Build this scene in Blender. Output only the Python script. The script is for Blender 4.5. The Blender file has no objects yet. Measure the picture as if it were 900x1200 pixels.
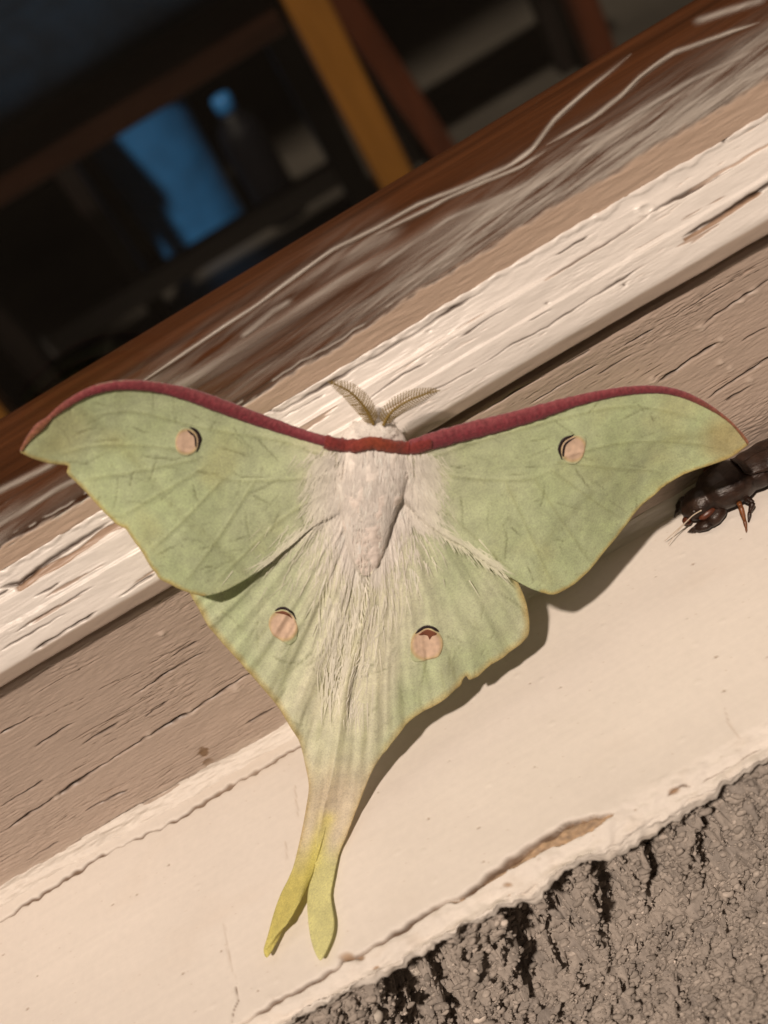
import bpy, bmesh, math, random
import numpy as np
from math import sin, cos, tan, pi, radians, sqrt, atan2
from mathutils import Vector
from mathutils.geometry import delaunay_2d_cdt

random.seed(7); RNG = np.random.default_rng(11)
scene = bpy.context.scene
COL = scene.collection

# ------------------------------------------------------------------ camera
# All measures below are millimetres; MM turns them into metres.
MM = 0.001
FPX = 1250.0                                   # focal length in photo pixels (photo 900 x 1200)
PITCH, YAW, ROLL = radians(38), radians(2.5), radians(32.4)
_F = np.array([-sin(YAW), cos(PITCH)*cos(YAW), -sin(PITCH)*cos(YAW)]); _F /= np.linalg.norm(_F)
_R0 = np.cross(_F, [0, 0, 1.0]); _R0 /= np.linalg.norm(_R0); _U0 = np.cross(_R0, _F)
_R = cos(ROLL)*_R0 - sin(ROLL)*_U0
_U = sin(ROLL)*_R0 + cos(ROLL)*_U0

def ray(px, py):
    px = np.asarray(px, float); py = np.asarray(py, float)
    return _F + ((px-450)/FPX)[..., None]*_R - ((py-600)/FPX)[..., None]*_U
CAM = -212.0*ray(450, 791)

cam_d = bpy.data.cameras.new('camera'); cam = bpy.data.objects.new('camera', cam_d); COL.objects.link(cam)
from mathutils import Matrix
cam.matrix_world = Matrix(((_R[0], _U[0], -_F[0], CAM[0]*MM), (_R[1], _U[1], -_F[1], CAM[1]*MM),
                           (_R[2], _U[2], -_F[2], CAM[2]*MM), (0, 0, 0, 1)))
cam_d.sensor_fit = 'VERTICAL'; cam_d.sensor_height = 24.0; cam_d.sensor_width = 18.0
cam_d.lens = 24.0*FPX/1200.0
cam_d.clip_start = 0.01; cam_d.clip_end = 500
cam_d.dof.use_dof = True; cam_d.dof.focus_distance = 0.194; cam_d.dof.aperture_fstop = 9.5
scene.camera = cam

# ------------------------------------------------------------------ light
SUN_EL, SUN_AZ = radians(60), radians(-17)     # high light, a little from the left
S = Vector((cos(SUN_EL)*sin(SUN_AZ), -cos(SUN_EL)*cos(SUN_AZ), sin(SUN_EL)))
sun_d = bpy.data.lights.new('sun', 'SUN'); sun = bpy.data.objects.new('sun', sun_d); COL.objects.link(sun)
sun_d.energy = 3.35; sun_d.angle = radians(2.6); sun_d.color = (1.0, 0.825, 0.685)
sun.rotation_euler = (-S).to_track_quat('-Z', 'Y').to_euler(); sun.location = (0.3, -2, 3)
world = bpy.data.worlds.new('World'); scene.world = world; world.use_nodes = True
wn = world.node_tree; wn.nodes.clear()
w_out = wn.nodes.new('ShaderNodeOutputWorld'); w_bg = wn.nodes.new('ShaderNodeBackground')
w_sky = wn.nodes.new('ShaderNodeTexSky'); w_sky.sky_type = 'NISHITA'; w_sky.sun_disc = False
w_sky.sun_elevation = SUN_EL; w_sky.sun_rotation = pi - SUN_AZ
w_mix = wn.nodes.new('ShaderNodeMix'); w_mix.data_type = 'RGBA'; w_mix.blend_type = 'MULTIPLY'
w_mix.inputs['Factor'].default_value = 1.0; w_mix.inputs['B'].default_value = (0.44, 0.265, 0.155, 1)
wn.links.new(w_sky.outputs[0], w_mix.inputs['A']); wn.links.new(w_mix.outputs['Result'], w_bg.inputs['Color'])
w_bg.inputs['Strength'].default_value = 0.05
wn.links.new(w_bg.outputs[0], w_out.inputs['Surface'])
vs = scene.view_settings
vs.view_transform = 'Standard'; vs.look = 'None'; vs.exposure = 0.0; vs.gamma = 1.0; vs.use_curve_mapping = False
try: scene.cycles.transparent_max_bounces = 16
except Exception: pass

# ------------------------------------------------------------------ numeric helpers
def hit_y(px, py, Y):
    d = ray(px, py); return CAM + d*((Y-CAM[1])/d[..., 1])[..., None]
def hit_z(px, py, Z):
    d = ray(px, py); return CAM + d*((Z-CAM[2])/d[..., 2])[..., None]
def to_px(P):
    q = np.asarray(P, float)-CAM; z = q@_F
    return 450+FPX*(q@_R)/z, 600-FPX*(q@_U)/z
def srgb(r, g, b):
    return tuple(((c/255)/12.92 if c/255 <= 0.04045 else ((c/255+0.055)/1.055)**2.4) for c in (r, g, b))
def _h(ix, iy, seed):
    n = (ix.astype(np.int64)*374761393 + iy.astype(np.int64)*668265263 + seed*1442695041) & 0xffffffff
    n = ((n ^ (n >> 13))*1274126177) & 0xffffffff
    n = ((n ^ (n >> 16))*2246822519) & 0xffffffff
    return ((n ^ (n >> 15)) & 0xffffff)/float(0x1000000)
def gn(x, y, seed=0):
    """gradient noise, about -1..1"""
    x = np.asarray(x, float); y = np.asarray(y, float)
    x0 = np.floor(x); y0 = np.floor(y); fx = x-x0; fy = y-y0
    u = fx*fx*fx*(fx*(fx*6-15)+10); v = fy*fy*fy*(fy*(fy*6-15)+10)
    def g(i, j):
        a = _h(x0+i, y0+j, seed)*2*pi
        return np.cos(a)*(fx-i)+np.sin(a)*(fy-j)
    return 1.5*((g(0, 0)*(1-u)+g(1, 0)*u)*(1-v)+(g(0, 1)*(1-u)+g(1, 1)*u)*v)
def fbm(x, y, seed=0, o=4, gain=0.5):
    s = 0; a = 1; t = 0
    for k in range(o):
        s = s+a*gn(x*2**k+k*17.3, y*2**k-k*9.1, seed+k*31); t += a; a *= gain
    return s/t
def worley(x, y, seed=0):
    x0 = np.floor(x); y0 = np.floor(y); f1 = np.full(np.shape(x), 9.0); f2 = f1.copy(); idv = np.zeros(np.shape(x))
    for i in (-1, 0, 1):
        for j in (-1, 0, 1):
            cx = x0+i; cy = y0+j
            d = np.hypot(cx+0.1+0.8*_h(cx, cy, seed)-x, cy+0.1+0.8*_h(cx, cy, seed+5)-y)
            r = _h(cx, cy, seed+9)
            closer = d < f1
            f2 = np.where(closer, f1, np.minimum(f2, d)); idv = np.where(closer, r, idv); f1 = np.where(closer, d, f1)
    return f1, f2, idv
def sstep(a, b, x):
    t = np.clip((x-a)/(b-a), 0, 1); return t*t*(3-2*t)
def dist_poly(px, py, pts, pad=25.0):
    """distance from points to an open polyline, and 0..1 place along it"""
    pts = np.asarray(pts, float); D = np.full(np.shape(px), 1e3); T = np.zeros(np.shape(px))
    m = (px > pts[:, 0].min()-pad) & (px < pts[:, 0].max()+pad) & (py > pts[:, 1].min()-pad) & (py < pts[:, 1].max()+pad)
    if not m.any(): return D, T
    x = px[m]; y = py[m]; d = np.full(x.shape, 1e3); t = np.zeros(x.shape)
    L = np.r_[0, np.cumsum(np.hypot(*np.diff(pts, axis=0).T))]
    for k in range(len(pts)-1):
        a, b = pts[k], pts[k+1]; e = b-a; l2 = max(e@e, 1e-9)
        u = np.clip(((x-a[0])*e[0]+(y-a[1])*e[1])/l2, 0, 1)
        q = np.hypot(x-a[0]-u*e[0], y-a[1]-u*e[1]); c = q < d
        d = np.where(c, q, d); t = np.where(c, (L[k]+u*sqrt(l2))/L[-1], t)
    D[m] = d; T[m] = t
    return D, T
def in_poly(px, py, poly):
    r = np.zeros(np.shape(px), bool); n = len(poly)
    for i in range(n):
        (x1, y1), (x2, y2) = poly[i], poly[(i+1) % n]
        if y1 == y2: continue
        c = ((y1 > py) != (y2 > py)) & (px < (x2-x1)*(py-y1)/(y2-y1)+x1); r ^= c
    return r
def smooth_line(pts, n=4, closed=False):
    """Catmull-Rom refinement"""
    p = np.asarray(pts, float); N = len(p); out = []
    for i in range(N if closed else N-1):
        a = p[(i-1) % N] if closed or i > 0 else p[0]; b = p[i]; c = p[(i+1) % N]
        d = p[(i+2) % N] if closed or i+2 < N else p[-1]
        for k in range(n):
            t = k/n
            out.append(0.5*((2*b)+(-a+c)*t+(2*a-5*b+4*c-d)*t*t+(-a+3*b-3*c+d)*t**3))
    if not closed: out.append(p[-1])
    return np.array(out)
def resample(pts, step):
    p = np.asarray(pts, float); L = np.r_[0, np.cumsum(np.linalg.norm(np.diff(p, axis=0), axis=1))]
    s = np.linspace(0, L[-1], max(2, int(round(L[-1]/step))+1))
    return np.stack([np.interp(s, L, p[:, k]) for k in range(p.shape[1])], 1)

# ------------------------------------------------------------------ object helpers
def make_mesh(name, V, faces, mat=None, parent=None, smooth=True, attrs=None):
    """V in millimetres; faces: list, or (N,3)/(N,4) int array"""
    me = bpy.data.meshes.new(name); V = np.ascontiguousarray(np.asarray(V, float)*MM, np.float32)
    if isinstance(faces, np.ndarray):
        k = faces.shape[1]; nf = len(faces)
        me.vertices.add(len(V)); me.vertices.foreach_set('co', V.ravel())
        me.loops.add(nf*k); me.loops.foreach_set('vertex_index', faces.astype(np.int32).ravel())
        me.polygons.add(nf); me.polygons.foreach_set('loop_start', np.arange(0, nf*k, k, dtype=np.int32))
        me.update(calc_edges=True)
    else:
        me.from_pydata([tuple(v) for v in V], [], [tuple(int(i) for i in f) for f in faces])
    me.polygons.foreach_set('use_smooth', np.full(len(me.polygons), smooth, bool))
    for an, av in (attrs or {}).items():
        av = np.asarray(av, np.float32)
        if av.ndim == 2:
            a = me.color_attributes.new(an, 'FLOAT_COLOR', 'POINT')
            a.data.foreach_set('color', np.concatenate([av, np.ones((len(av), 1), np.float32)], 1).ravel())
        else:
            a = me.attributes.new(an, 'FLOAT', 'POINT'); a.data.foreach_set('value', av.ravel())
    me.validate(); me.update()
    o = bpy.data.objects.new(name, me); COL.objects.link(o)
    if mat: me.materials.append(mat)
    if parent: o.parent = parent; o.matrix_parent_inverse = Matrix.Translation(-parent.location)
    return o
def empty(name, loc):
    o = bpy.data.objects.new(name, None); COL.objects.link(o); o.location = [c*MM for c in loc]; o.empty_display_size = 0.01
    return o
def tag(o, label=None, cat=None, group=None, kind=None):
    if label: o['label'] = label
    if cat: o['category'] = cat
    if group: o['group'] = group
    if kind: o['kind'] = kind
    return o
def box(name, x, y, z, mat, parent=None, bev=0.0, jit=0.0):
    bm = bmesh.new(); bmesh.ops.create_cube(bm, size=1)
    for v in bm.verts:
        v.co = Vector(((x[0]+x[1])/2+v.co.x*(x[1]-x[0]), (y[0]+y[1])/2+v.co.y*(y[1]-y[0]), (z[0]+z[1])/2+v.co.z*(z[1]-z[0])))*MM
    if bev: bmesh.ops.bevel(bm, geom=bm.edges[:], offset=bev*MM, segments=3, affect='EDGES', profile=0.5)
    me = bpy.data.meshes.new(name); bm.to_mesh(me); bm.free()
    o = bpy.data.objects.new(name, me); COL.objects.link(o); me.materials.append(mat)
    if bev: me.polygons.foreach_set('use_smooth', np.full(len(me.polygons), False, bool))
    if parent: o.parent = parent; o.matrix_parent_inverse = Matrix.Translation(-parent.location)
    return o
def tube(pts, rad, n=8, flat=1.0, up=None):
    """swept tube; returns V, F. up: direction that is squashed by flat"""
    p = np.asarray(pts, float); N = len(p); rad = np.broadcast_to(np.asarray(rad, float), (N,))
    t = np.gradient(p, axis=0); t /= np.linalg.norm(t, axis=1)[:, None]+1e-9
    up = np.array([0.1, -0.6, 0.8]) if up is None else np.asarray(up, float)
    a = np.cross(t, up); a /= np.linalg.norm(a, axis=1)[:, None]+1e-9; b = np.cross(a, t)
    th = np.arange(n)*2*pi/n
    V = p[:, None]+rad[:, None, None]*(np.cos(th)[None, :, None]*a[:, None]+flat*np.sin(th)[None, :, None]*b[:, None])
    F = [(i*n+k, i*n+(k+1) % n, (i+1)*n+(k+1) % n, (i+1)*n+k) for i in range(N-1) for k in range(n)]
    V = V.reshape(-1, 3); V = np.vstack([V, p[0], p[-1]]); c0 = len(V)-2
    F += [(c0, (k+1) % n, k) for k in range(n)]+[(c0+1, (N-1)*n+k, (N-1)*n+(k+1) % n) for k in range(n)]
    return V, F
class Parts:
    def __init__(s): s.V = []; s.F = []; s.n = 0
    def add(s, V, F):
        s.V.append(np.asarray(V, float)); s.F += [tuple(int(i)+s.n for i in f) for f in F]; s.n += len(V)
    def build(s, name, mat, parent=None, smooth=True): return make_mesh(name, np.vstack(s.V), s.F, mat, parent, smooth)

# ------------------------------------------------------------------ materials
def material(name, base=(0.5, 0.5, 0.5), rough=0.6, attr=None, noise=None, bump=None, spec=0.5, translucent=0.0,
             alpha_attr=None, metallic=0.0, coat=0.0, sheen=0.0, mixes=()):
    """base colour (or colour attribute) x noise layers; bump: (scale xyz, strength, distance mm, detail)
    noise: list of (scale xyz, low, high); mixes: list of (float attribute, colour)"""
    m = bpy.data.materials.new(name); m.use_nodes = True; nt = m.node_tree; N = nt.nodes; L = nt.links; N.clear()
    out = N.new('ShaderNodeOutputMaterial'); bs = N.new('ShaderNodeBsdfPrincipled')
    tc = N.new('ShaderNodeNewGeometry')
    bs.inputs['Roughness'].default_value = rough; bs.inputs['Specular IOR Level'].default_value = spec
    bs.inputs['Metallic'].default_value = metallic; bs.inputs['Coat Weight'].default_value = coat
    bs.inputs['Sheen Weight'].default_value = sheen
    if attr:
        a = N.new('ShaderNodeAttribute'); a.attribute_name = attr; cur = a.outputs['Color']
    else:
        a = N.new('ShaderNodeRGB'); a.outputs[0].default_value = (*base, 1); cur = a.outputs[0]
    def ntex(sc, det=5.0, rg=0.55):
        mp = N.new('ShaderNodeMapping'); mp.inputs['Scale'].default_value = sc; L.new(tc.outputs['Position'], mp.inputs['Vector'])
        t = N.new('ShaderNodeTexNoise'); t.inputs['Scale'].default_value = 1.0; t.inputs['Detail'].default_value = det
        t.inputs['Roughness'].default_value = rg; L.new(mp.outputs[0], t.inputs['Vector']); return t.outputs['Fac']
    for an, colr in mixes:
        at = N.new('ShaderNodeAttribute'); at.attribute_name = an
        mx = N.new('ShaderNodeMix'); mx.data_type = 'RGBA'; L.new(at.outputs['Fac'], mx.inputs['Factor'])
        L.new(cur, mx.inputs['A']); mx.inputs['B'].default_value = (*colr, 1); cur = mx.outputs['Result']
    for sc, lo, hi in (noise or []):
        mr = N.new('ShaderNodeMapRange'); mr.inputs['From Min'].default_value = 0.3; mr.inputs['From Max'].default_value = 0.7
        mr.inputs['To Min'].default_value = lo; mr.inputs['To Max'].default_value = hi; L.new(ntex(sc), mr.inputs['Value'])
        mx = N.new('ShaderNodeMix'); mx.data_type = 'RGBA'; mx.blend_type = 'MULTIPLY'; mx.inputs['Factor'].default_value = 1
        L.new(cur, mx.inputs['A']); L.new(mr.outputs[0], mx.inputs['B']); cur = mx.outputs['Result']
    L.new(cur, bs.inputs['Base Color'])
    nrm = None
    for sc, st, dist, det in (bump or []):
        b = N.new('ShaderNodeBump'); b.inputs['Strength'].default_value = st; b.inputs['Distance'].default_value = dist*MM
        L.new(ntex(sc, det), b.inputs['Height'])
        if nrm: L.new(nrm, b.inputs['Normal'])
        nrm = b.outputs['Normal']
    if nrm: L.new(nrm, bs.inputs['Normal'])
    sh = bs.outputs[0]
    if translucent:
        tr = N.new('ShaderNodeBsdfTranslucent'); L.new(cur, tr.inputs['Color'])
        mx = N.new('ShaderNodeMixShader'); mx.inputs[0].default_value = translucent
        L.new(sh, mx.inputs[1]); L.new(tr.outputs[0], mx.inputs[2]); sh = mx.outputs[0]
    if alpha_attr:
        at = N.new('ShaderNodeAttribute'); at.attribute_name = alpha_attr; tp = N.new('ShaderNodeBsdfTransparent')
        mx = N.new('ShaderNodeMixShader'); L.new(at.outputs['Fac'], mx.inputs[0])
        L.new(tp.outputs[0], mx.inputs[1]); L.new(sh, mx.inputs[2]); sh = mx.outputs[0]
    L.new(sh, out.inputs['Surface'])
    return m
def glass_material():
    m = bpy.data.materials.new('window_glass'); m.use_nodes = True; nt = m.node_tree; N = nt.nodes; L = nt.links; N.clear()
    out = N.new('ShaderNodeOutputMaterial'); tp = N.new('ShaderNodeBsdfTransparent'); tp.inputs[0].default_value = (0.94, 0.95, 0.93, 1)
    gl = N.new('ShaderNodeBsdfGlossy'); gl.inputs['Roughness'].default_value = 0.02
    fr = N.new('ShaderNodeLayerWeight'); fr.inputs['Blend'].default_value = 0.5; mx = N.new('ShaderNodeMixShader')
    pw = N.new('ShaderNodeMath'); pw.operation = 'POWER'; pw.inputs[1].default_value = 5.0; L.new(fr.outputs['Facing'], pw.inputs[0])
    ma = N.new('ShaderNodeMath'); ma.operation = 'MULTIPLY_ADD'; ma.inputs[1].default_value = 0.9; ma.inputs[2].default_value = 0.025; L.new(pw.outputs[0], ma.inputs[0])
    L.new(ma.outputs[0], mx.inputs[0]); L.new(tp.outputs[0], mx.inputs[1]); L.new(gl.outputs[0], mx.inputs[2]); L.new(mx.outputs[0], out.inputs['Surface'])
    return m

WOOD_DARK = srgb(92, 58, 36)
M = {}
M['rail'] = material('white_gloss_paint', attr='col', rough=0.36, spec=0.5, noise=[((25, 150, 150), 0.94, 1.03), ((300, 900, 900), 0.96, 1.03)],
                     bump=[((500, 2600, 2600), 0.18, 0.10, 4)])
M['board'] = material('taupe_paint', attr='col', rough=0.42, spec=0.45, noise=[((30, 120, 120), 0.93, 1.04), ((250, 900, 900), 0.95, 1.04)],
                      bump=[((300, 2200, 2200), 0.22, 0.10, 4)])
M['ledge'] = material('cream_plaster', attr='col', rough=0.7, spec=0.3, noise=[((30, 30, 30), 0.955, 1.025), ((700, 700, 700), 0.97, 1.02)],
                      bump=[((900, 900, 900), 0.25, 0.08, 5)])
M['stucco'] = material('grey_cement_render', attr='col', rough=0.9, spec=0.2, noise=[((900, 900, 900), 0.8, 1.12)],
                       bump=[((2200, 2200, 2200), 0.6, 0.22, 5)])
M['grit'] = material('sand_grit', attr='col', rough=0.9, spec=0.2, noise=[((1800, 1800, 1800), 0.8, 1.15)], bump=[((3000, 3000, 3000), 0.4, 0.12, 3)])
M['pebble'] = material('pebble_stone', base=(0.36, 0.32, 0.28), rough=0.85, noise=[((700, 700, 700), 0.8, 1.15)], bump=[((1500, 1500, 1500), 0.5, 0.15, 4)])
M['lime'] = material('lime_speck', base=(0.55, 0.50, 0.44), rough=0.9, noise=[((700, 700, 700), 0.8, 1.1)], bump=[((1500, 1500, 1500), 0.5, 0.15, 4)])
M['caulk'] = material('old_caulk', attr='col', rough=0.55, noise=[((120, 400, 400), 0.93, 1.04)], bump=[((700, 1500, 1500), 0.4, 0.12, 4)])
M['varnish'] = material('varnished_wood', base=(0.135, 0.046, 0.018), rough=0.35, spec=0.4, noise=[((12, 260, 260), 0.55, 1.3), ((60, 1200, 1200), 0.8, 1.1)],
                        bump=[((40, 900, 900), 0.3, 0.2, 3)])
M['film'] = material('smeared_paint_film', attr='col', rough=0.45, spec=0.4, alpha_attr='alpha', bump=[((250, 1500, 1500), 0.7, 0.2, 4)])
M['bead'] = material('clear_sealant', base=(0.62, 0.58, 0.52), rough=0.25, spec=0.6, alpha_attr='alpha', bump=[((400, 900, 900), 0.4, 0.15, 3)])
M['glass'] = glass_material()
M['wing'] = material('wing_scales', attr='col', rough=0.8, spec=0.15, translucent=0.40, sheen=0.15,
                     noise=[((420, 420, 420), 0.88, 1.07), ((3500, 3500, 3500), 0.84, 1.12)], bump=[((1500, 1500, 1500), 0.4, 0.12, 5)])
M['eyespot'] = material('eyespot_scales', attr='col', rough=0.75, spec=0.2, noise=[((1500, 1500, 1500), 0.9, 1.08)], bump=[((2500, 2500, 2500), 0.3, 0.1, 3)])
M['crescent'] = material('dark_scales', base=(0.014, 0.005, 0.006), rough=0.6)
M['crescent_red'] = material('brown_scales', base=(0.16, 0.05, 0.022), rough=0.7)
M['costa'] = material('maroon_costal_fur', attr='col', rough=0.8, spec=0.2, sheen=0.3, noise=[((1800, 1800, 1800), 0.7, 1.3)], bump=[((2600, 2600, 2600), 0.8, 0.25, 4)])
M['body'] = material('body_fur', attr='col', rough=0.9, spec=0.1, sheen=0.2, noise=[((1200, 1200, 1200), 0.88, 1.08)], bump=[((1500, 1500, 1500), 0.6, 0.3, 5)])
M['fur'] = material('fur_strands', attr='col', rough=0.7, spec=0.25, translucent=0.2, sheen=0.35)
M['antenna'] = material('antenna_straw', base=(0.23, 0.155, 0.035), rough=0.6)
M['chitin'] = material('dark_chitin', base=(0.018, 0.008, 0.0045), rough=0.38, spec=0.45, noise=[((600, 600, 600), 0.5, 1.8)], bump=[((1100, 2600, 2600), 0.7, 0.16, 4)])
M['chitin_red'] = material('red_brown_chitin', base=(0.085, 0.022, 0.009), rough=0.4, noise=[((900, 900, 900), 0.6, 1.3)], bump=[((1800, 1800, 1800), 0.3, 0.1, 3)])
M['chitin_amber'] = material('amber_leg_chitin', base=(0.17, 0.058, 0.016), rough=0.4, noise=[((900, 900, 900), 0.6, 1.3)])
M['whisker'] = material('pale_feeler', base=(0.5, 0.42, 0.33), rough=0.4)
M['navy'] = material('navy_fabric', base=(0.0045, 0.012, 0.026), rough=0.9, spec=0.2, noise=[((40, 40, 40), 0.6, 1.4), ((900, 900, 900), 0.8, 1.2)], bump=[((1500, 1500, 1500), 0.4, 0.4, 3)])
M['apron_wood'] = material('dark_brown_wood', base=(0.028, 0.010, 0.005), rough=0.4, noise=[((8, 60, 60), 0.6, 1.4)])
M['yellow_wood'] = material('honey_wood', base=(0.30, 0.125, 0.022), rough=0.4, noise=[((60, 60, 8), 0.75, 1.2)])
M['red_wood'] = material('red_brown_wood', base=(0.085, 0.022, 0.008), rough=0.4, noise=[((60, 60, 8), 0.7, 1.3)])
M['black_wood'] = material('blackened_wood', base=(0.012, 0.007, 0.006), rough=0.5, noise=[((60, 60, 8), 0.7, 1.3)])
M['blue_plastic'] = material('blue_plastic', base=(0.04, 0.20, 0.52), rough=0.3, noise=[((30, 30, 30), 0.8, 1.15)])
M['bottle'] = material('dark_bottle', base=(0.006, 0.006, 0.009), rough=0.5, spec=0.2)
M['grey_steel'] = material('grey_rung', base=(0.13, 0.12, 0.12), rough=0.5)
M['room_floor'] = material('dark_floor', base=(0.06, 0.052, 0.045), rough=0.5, noise=[((6, 6, 6), 0.7, 1.3)])
M['room_wall'] = material('room_wall_paint', base=(0.10, 0.085, 0.07), rough=0.9, noise=[((3, 3, 3), 0.85, 1.1)])
M['ground'] = material('packed_earth', base=(0.10, 0.08, 0.06), rough=0.95, noise=[((2, 2, 2), 0.7, 1.2), ((40, 40, 40), 0.8, 1.15)])

# ------------------------------------------------------------------ the setting: ground, room
def sheet(name, x, y, z, mat, n=12):
    xs = np.linspace(*x, n+1); ys = np.linspace(*y, n+1); X, Y = np.meshgrid(xs, ys)
    V = np.stack([X, Y, np.full_like(X, z)], -1).reshape(-1, 3); i = np.arange((n+1)*n).reshape(n, n+1)[:, :-1].ravel()
    return make_mesh(name, V, np.stack([i, i+1, i+n+2, i+n+1], 1), mat)
tag(sheet('ground', (-150000, 150000), (-150000, 150000), -560, M['ground']), kind='structure')
tag(box('room_floor', (-1900, 1900), (70, 3200), (-500, -450), M['room_floor']), kind='structure')
tag(box('room_wall_back', (-1900, 1900), (3200, 3260), (-500, 2800), M['room_wall']), kind='structure')
tag(box('room_wall_left', (-1960, -1900), (70, 3260), (-500, 2800), M['room_wall']), kind='structure')
tag(box('room_wall_right', (1900, 1960), (70, 3260), (-500, 2800), M['room_wall']), kind='structure')
tag(box('room_ceiling', (-1960, 1960), (70, 3260), (2803, 2850), M['room_wall']), kind='structure')

# ------------------------------------------------------------------ profile strips
def xgrid(lo, hi, step, ends=620.0):
    """fine columns where the place is looked at closely, coarser towards the ends of the window"""
    mid = np.arange(lo, hi+step/2, step); g = []; s = step; v = hi
    while v < ends: s *= 1.35; v = min(v+s, ends); g.append(v)
    r = []; s = step; v = lo
    while v > -ends: s *= 1.35; v = max(v-s, -ends); r.append(v)
    return np.array(r[::-1]+list(mid)+g)
def profile(ctrl, step, rnd=0.0):
    p = resample(ctrl, step)
    k = int(rnd/step)
    if k > 1:
        ker = np.hanning(2*k+3)[1:-1]; ker /= ker.sum()
        pad = np.vstack([np.repeat(p[:1], k, 0), p, np.repeat(p[-1:], k, 0)])
        p = np.stack([np.convolve(pad[:, c], ker, 'valid') for c in (0, 1)], 1)
    return p
class Strip:
    def __init__(s, X, fine, back):
        s.X = X; s.fine = fine; s.back = np.array(back, float)
        t = np.gradient(fine, axis=0); t /= np.linalg.norm(t, axis=1)[:, None]+1e-9
        s.n = np.stack([t[:, 1], -t[:, 0]], 1)          # outward for profiles that run from the window outwards and down
        s.s = np.r_[0, np.cumsum(np.linalg.norm(np.diff(fine, axis=0), axis=1))]
        s.GX, s.GS = np.meshgrid(X, s.s)
        base = np.stack([s.GX, np.repeat(fine[:, :1], len(X), 1), np.repeat(fine[:, 1:], len(X), 1)], -1)
        s.base = base; s.PX, s.PY = to_px(base)
        s.d = np.zeros_like(s.GX)
    def build(s, name, mat, parent, attrs, shift=None):
        V = s.base.copy(); V[..., 1] += s.n[:, 0][:, None]*s.d; V[..., 2] += s.n[:, 1][:, None]*s.d
        if shift is not None: V += shift
        nx = len(s.X); B = np.stack([np.repeat(s.X[None], len(s.back), 0), np.repeat(s.back[:, :1], nx, 1), np.repeat(s.back[:, 1:], nx, 1)], -1)
        V = np.concatenate([V, B], 0); m = V.shape[0]
        i = np.arange(nx-1); rows = []
        for j in range(m):
            a = j*nx+i; b = ((j+1) % m)*nx+i; rows.append(np.stack([a, b, b+1, a+1], 1))
        at = {}
        for k, v in attrs.items():
            v = np.asarray(v); tail = np.repeat(v[-1:], len(s.back), 0)
            v = np.concatenate([v, tail], 0); at[k] = v.reshape(-1, v.shape[-1]) if v.ndim == 3 else v.ravel()
        return make_mesh(name, V.reshape(-1, 3), np.concatenate(rows), mat, parent, True, at)
def cracks(st, lines, width, depth, taper=True, wob=0.8, seed=3):
    """grooves along pixel-traced lines; returns 0..1 mask"""
    mask = np.zeros_like(st.d); wx = wob*gn(st.GX*0.5, st.GS*0.5, seed)
    for ln in lines:
        w, dp, pts = (width, depth, ln) if not isinstance(ln, dict) else (ln['w'], ln['d'], ln['p'])
        D, T = dist_poly(st.PX+wx, st.PY+wx, pts)
        tp = np.clip(np.minimum(T, 1-T)*8, 0, 1)**0.5 if taper else 1.0
        tp = tp*(0.65+0.5*gn(st.GX*0.12, st.GS*0.3, seed+4)+0.2)
        g = np.exp(-(D/np.maximum(w*np.clip(tp, .15, 1.3), .2))**2)*np.clip(tp, 0, 1.2)
        st.d -= dp*g; mask = np.maximum(mask, g)
    return np.clip(mask, 0, 1)
def lerp(a, b, t): return np.asarray(a)*(1-t[..., None])+np.asarray(b)*t[..., None]

# ------------------------------------------------------------------ window: sash rail, board, glass
window = tag(empty('window', (0, 6, -2)), 'old timber window with peeling white sash rail and taupe board under smeared glass', 'window')

# -- the white moulded bottom rail
fine = profile([(11, 62.3), (6.4, 62.3), (5.4, 62.0), (3.2, 58.6), (2.9, 58.3), (2.55, 58.35), (0.9, 55.3), (0.75, 54.9), (0.3, 54.75),
                (-1.5, 51.0), (-2.0, 50.0), (-2.15, 49.2), (-2.1, 46.9), (-1.6, 46.4), (2.5, 46.3)], 0.13, 0.42)
rail = Strip(xgrid(-125, 125, 0.42), fine, [(11, 46.3)])
gx, gs = rail.GX, rail.GS
front = sstep(3, 6, gs)*(1-sstep(19.5, 21.5, gs))
rail.d += 0.35*gn(gx*0.02, gs*0.06, 1)+0.12*fbm(gx*0.12, gs*0.5, 2, 3)
patch = sstep(-0.1, 0.45, fbm(gx*0.05, gs*0.12, 5, 3))
rail.d += front*patch*0.09*(1-np.abs(fbm(gx*0.35, gs*1.9, 7, 3)))**3*1.4
rail.d += front*0.045*fbm(gx*0.25, gs*2.2, 8, 3)
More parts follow.
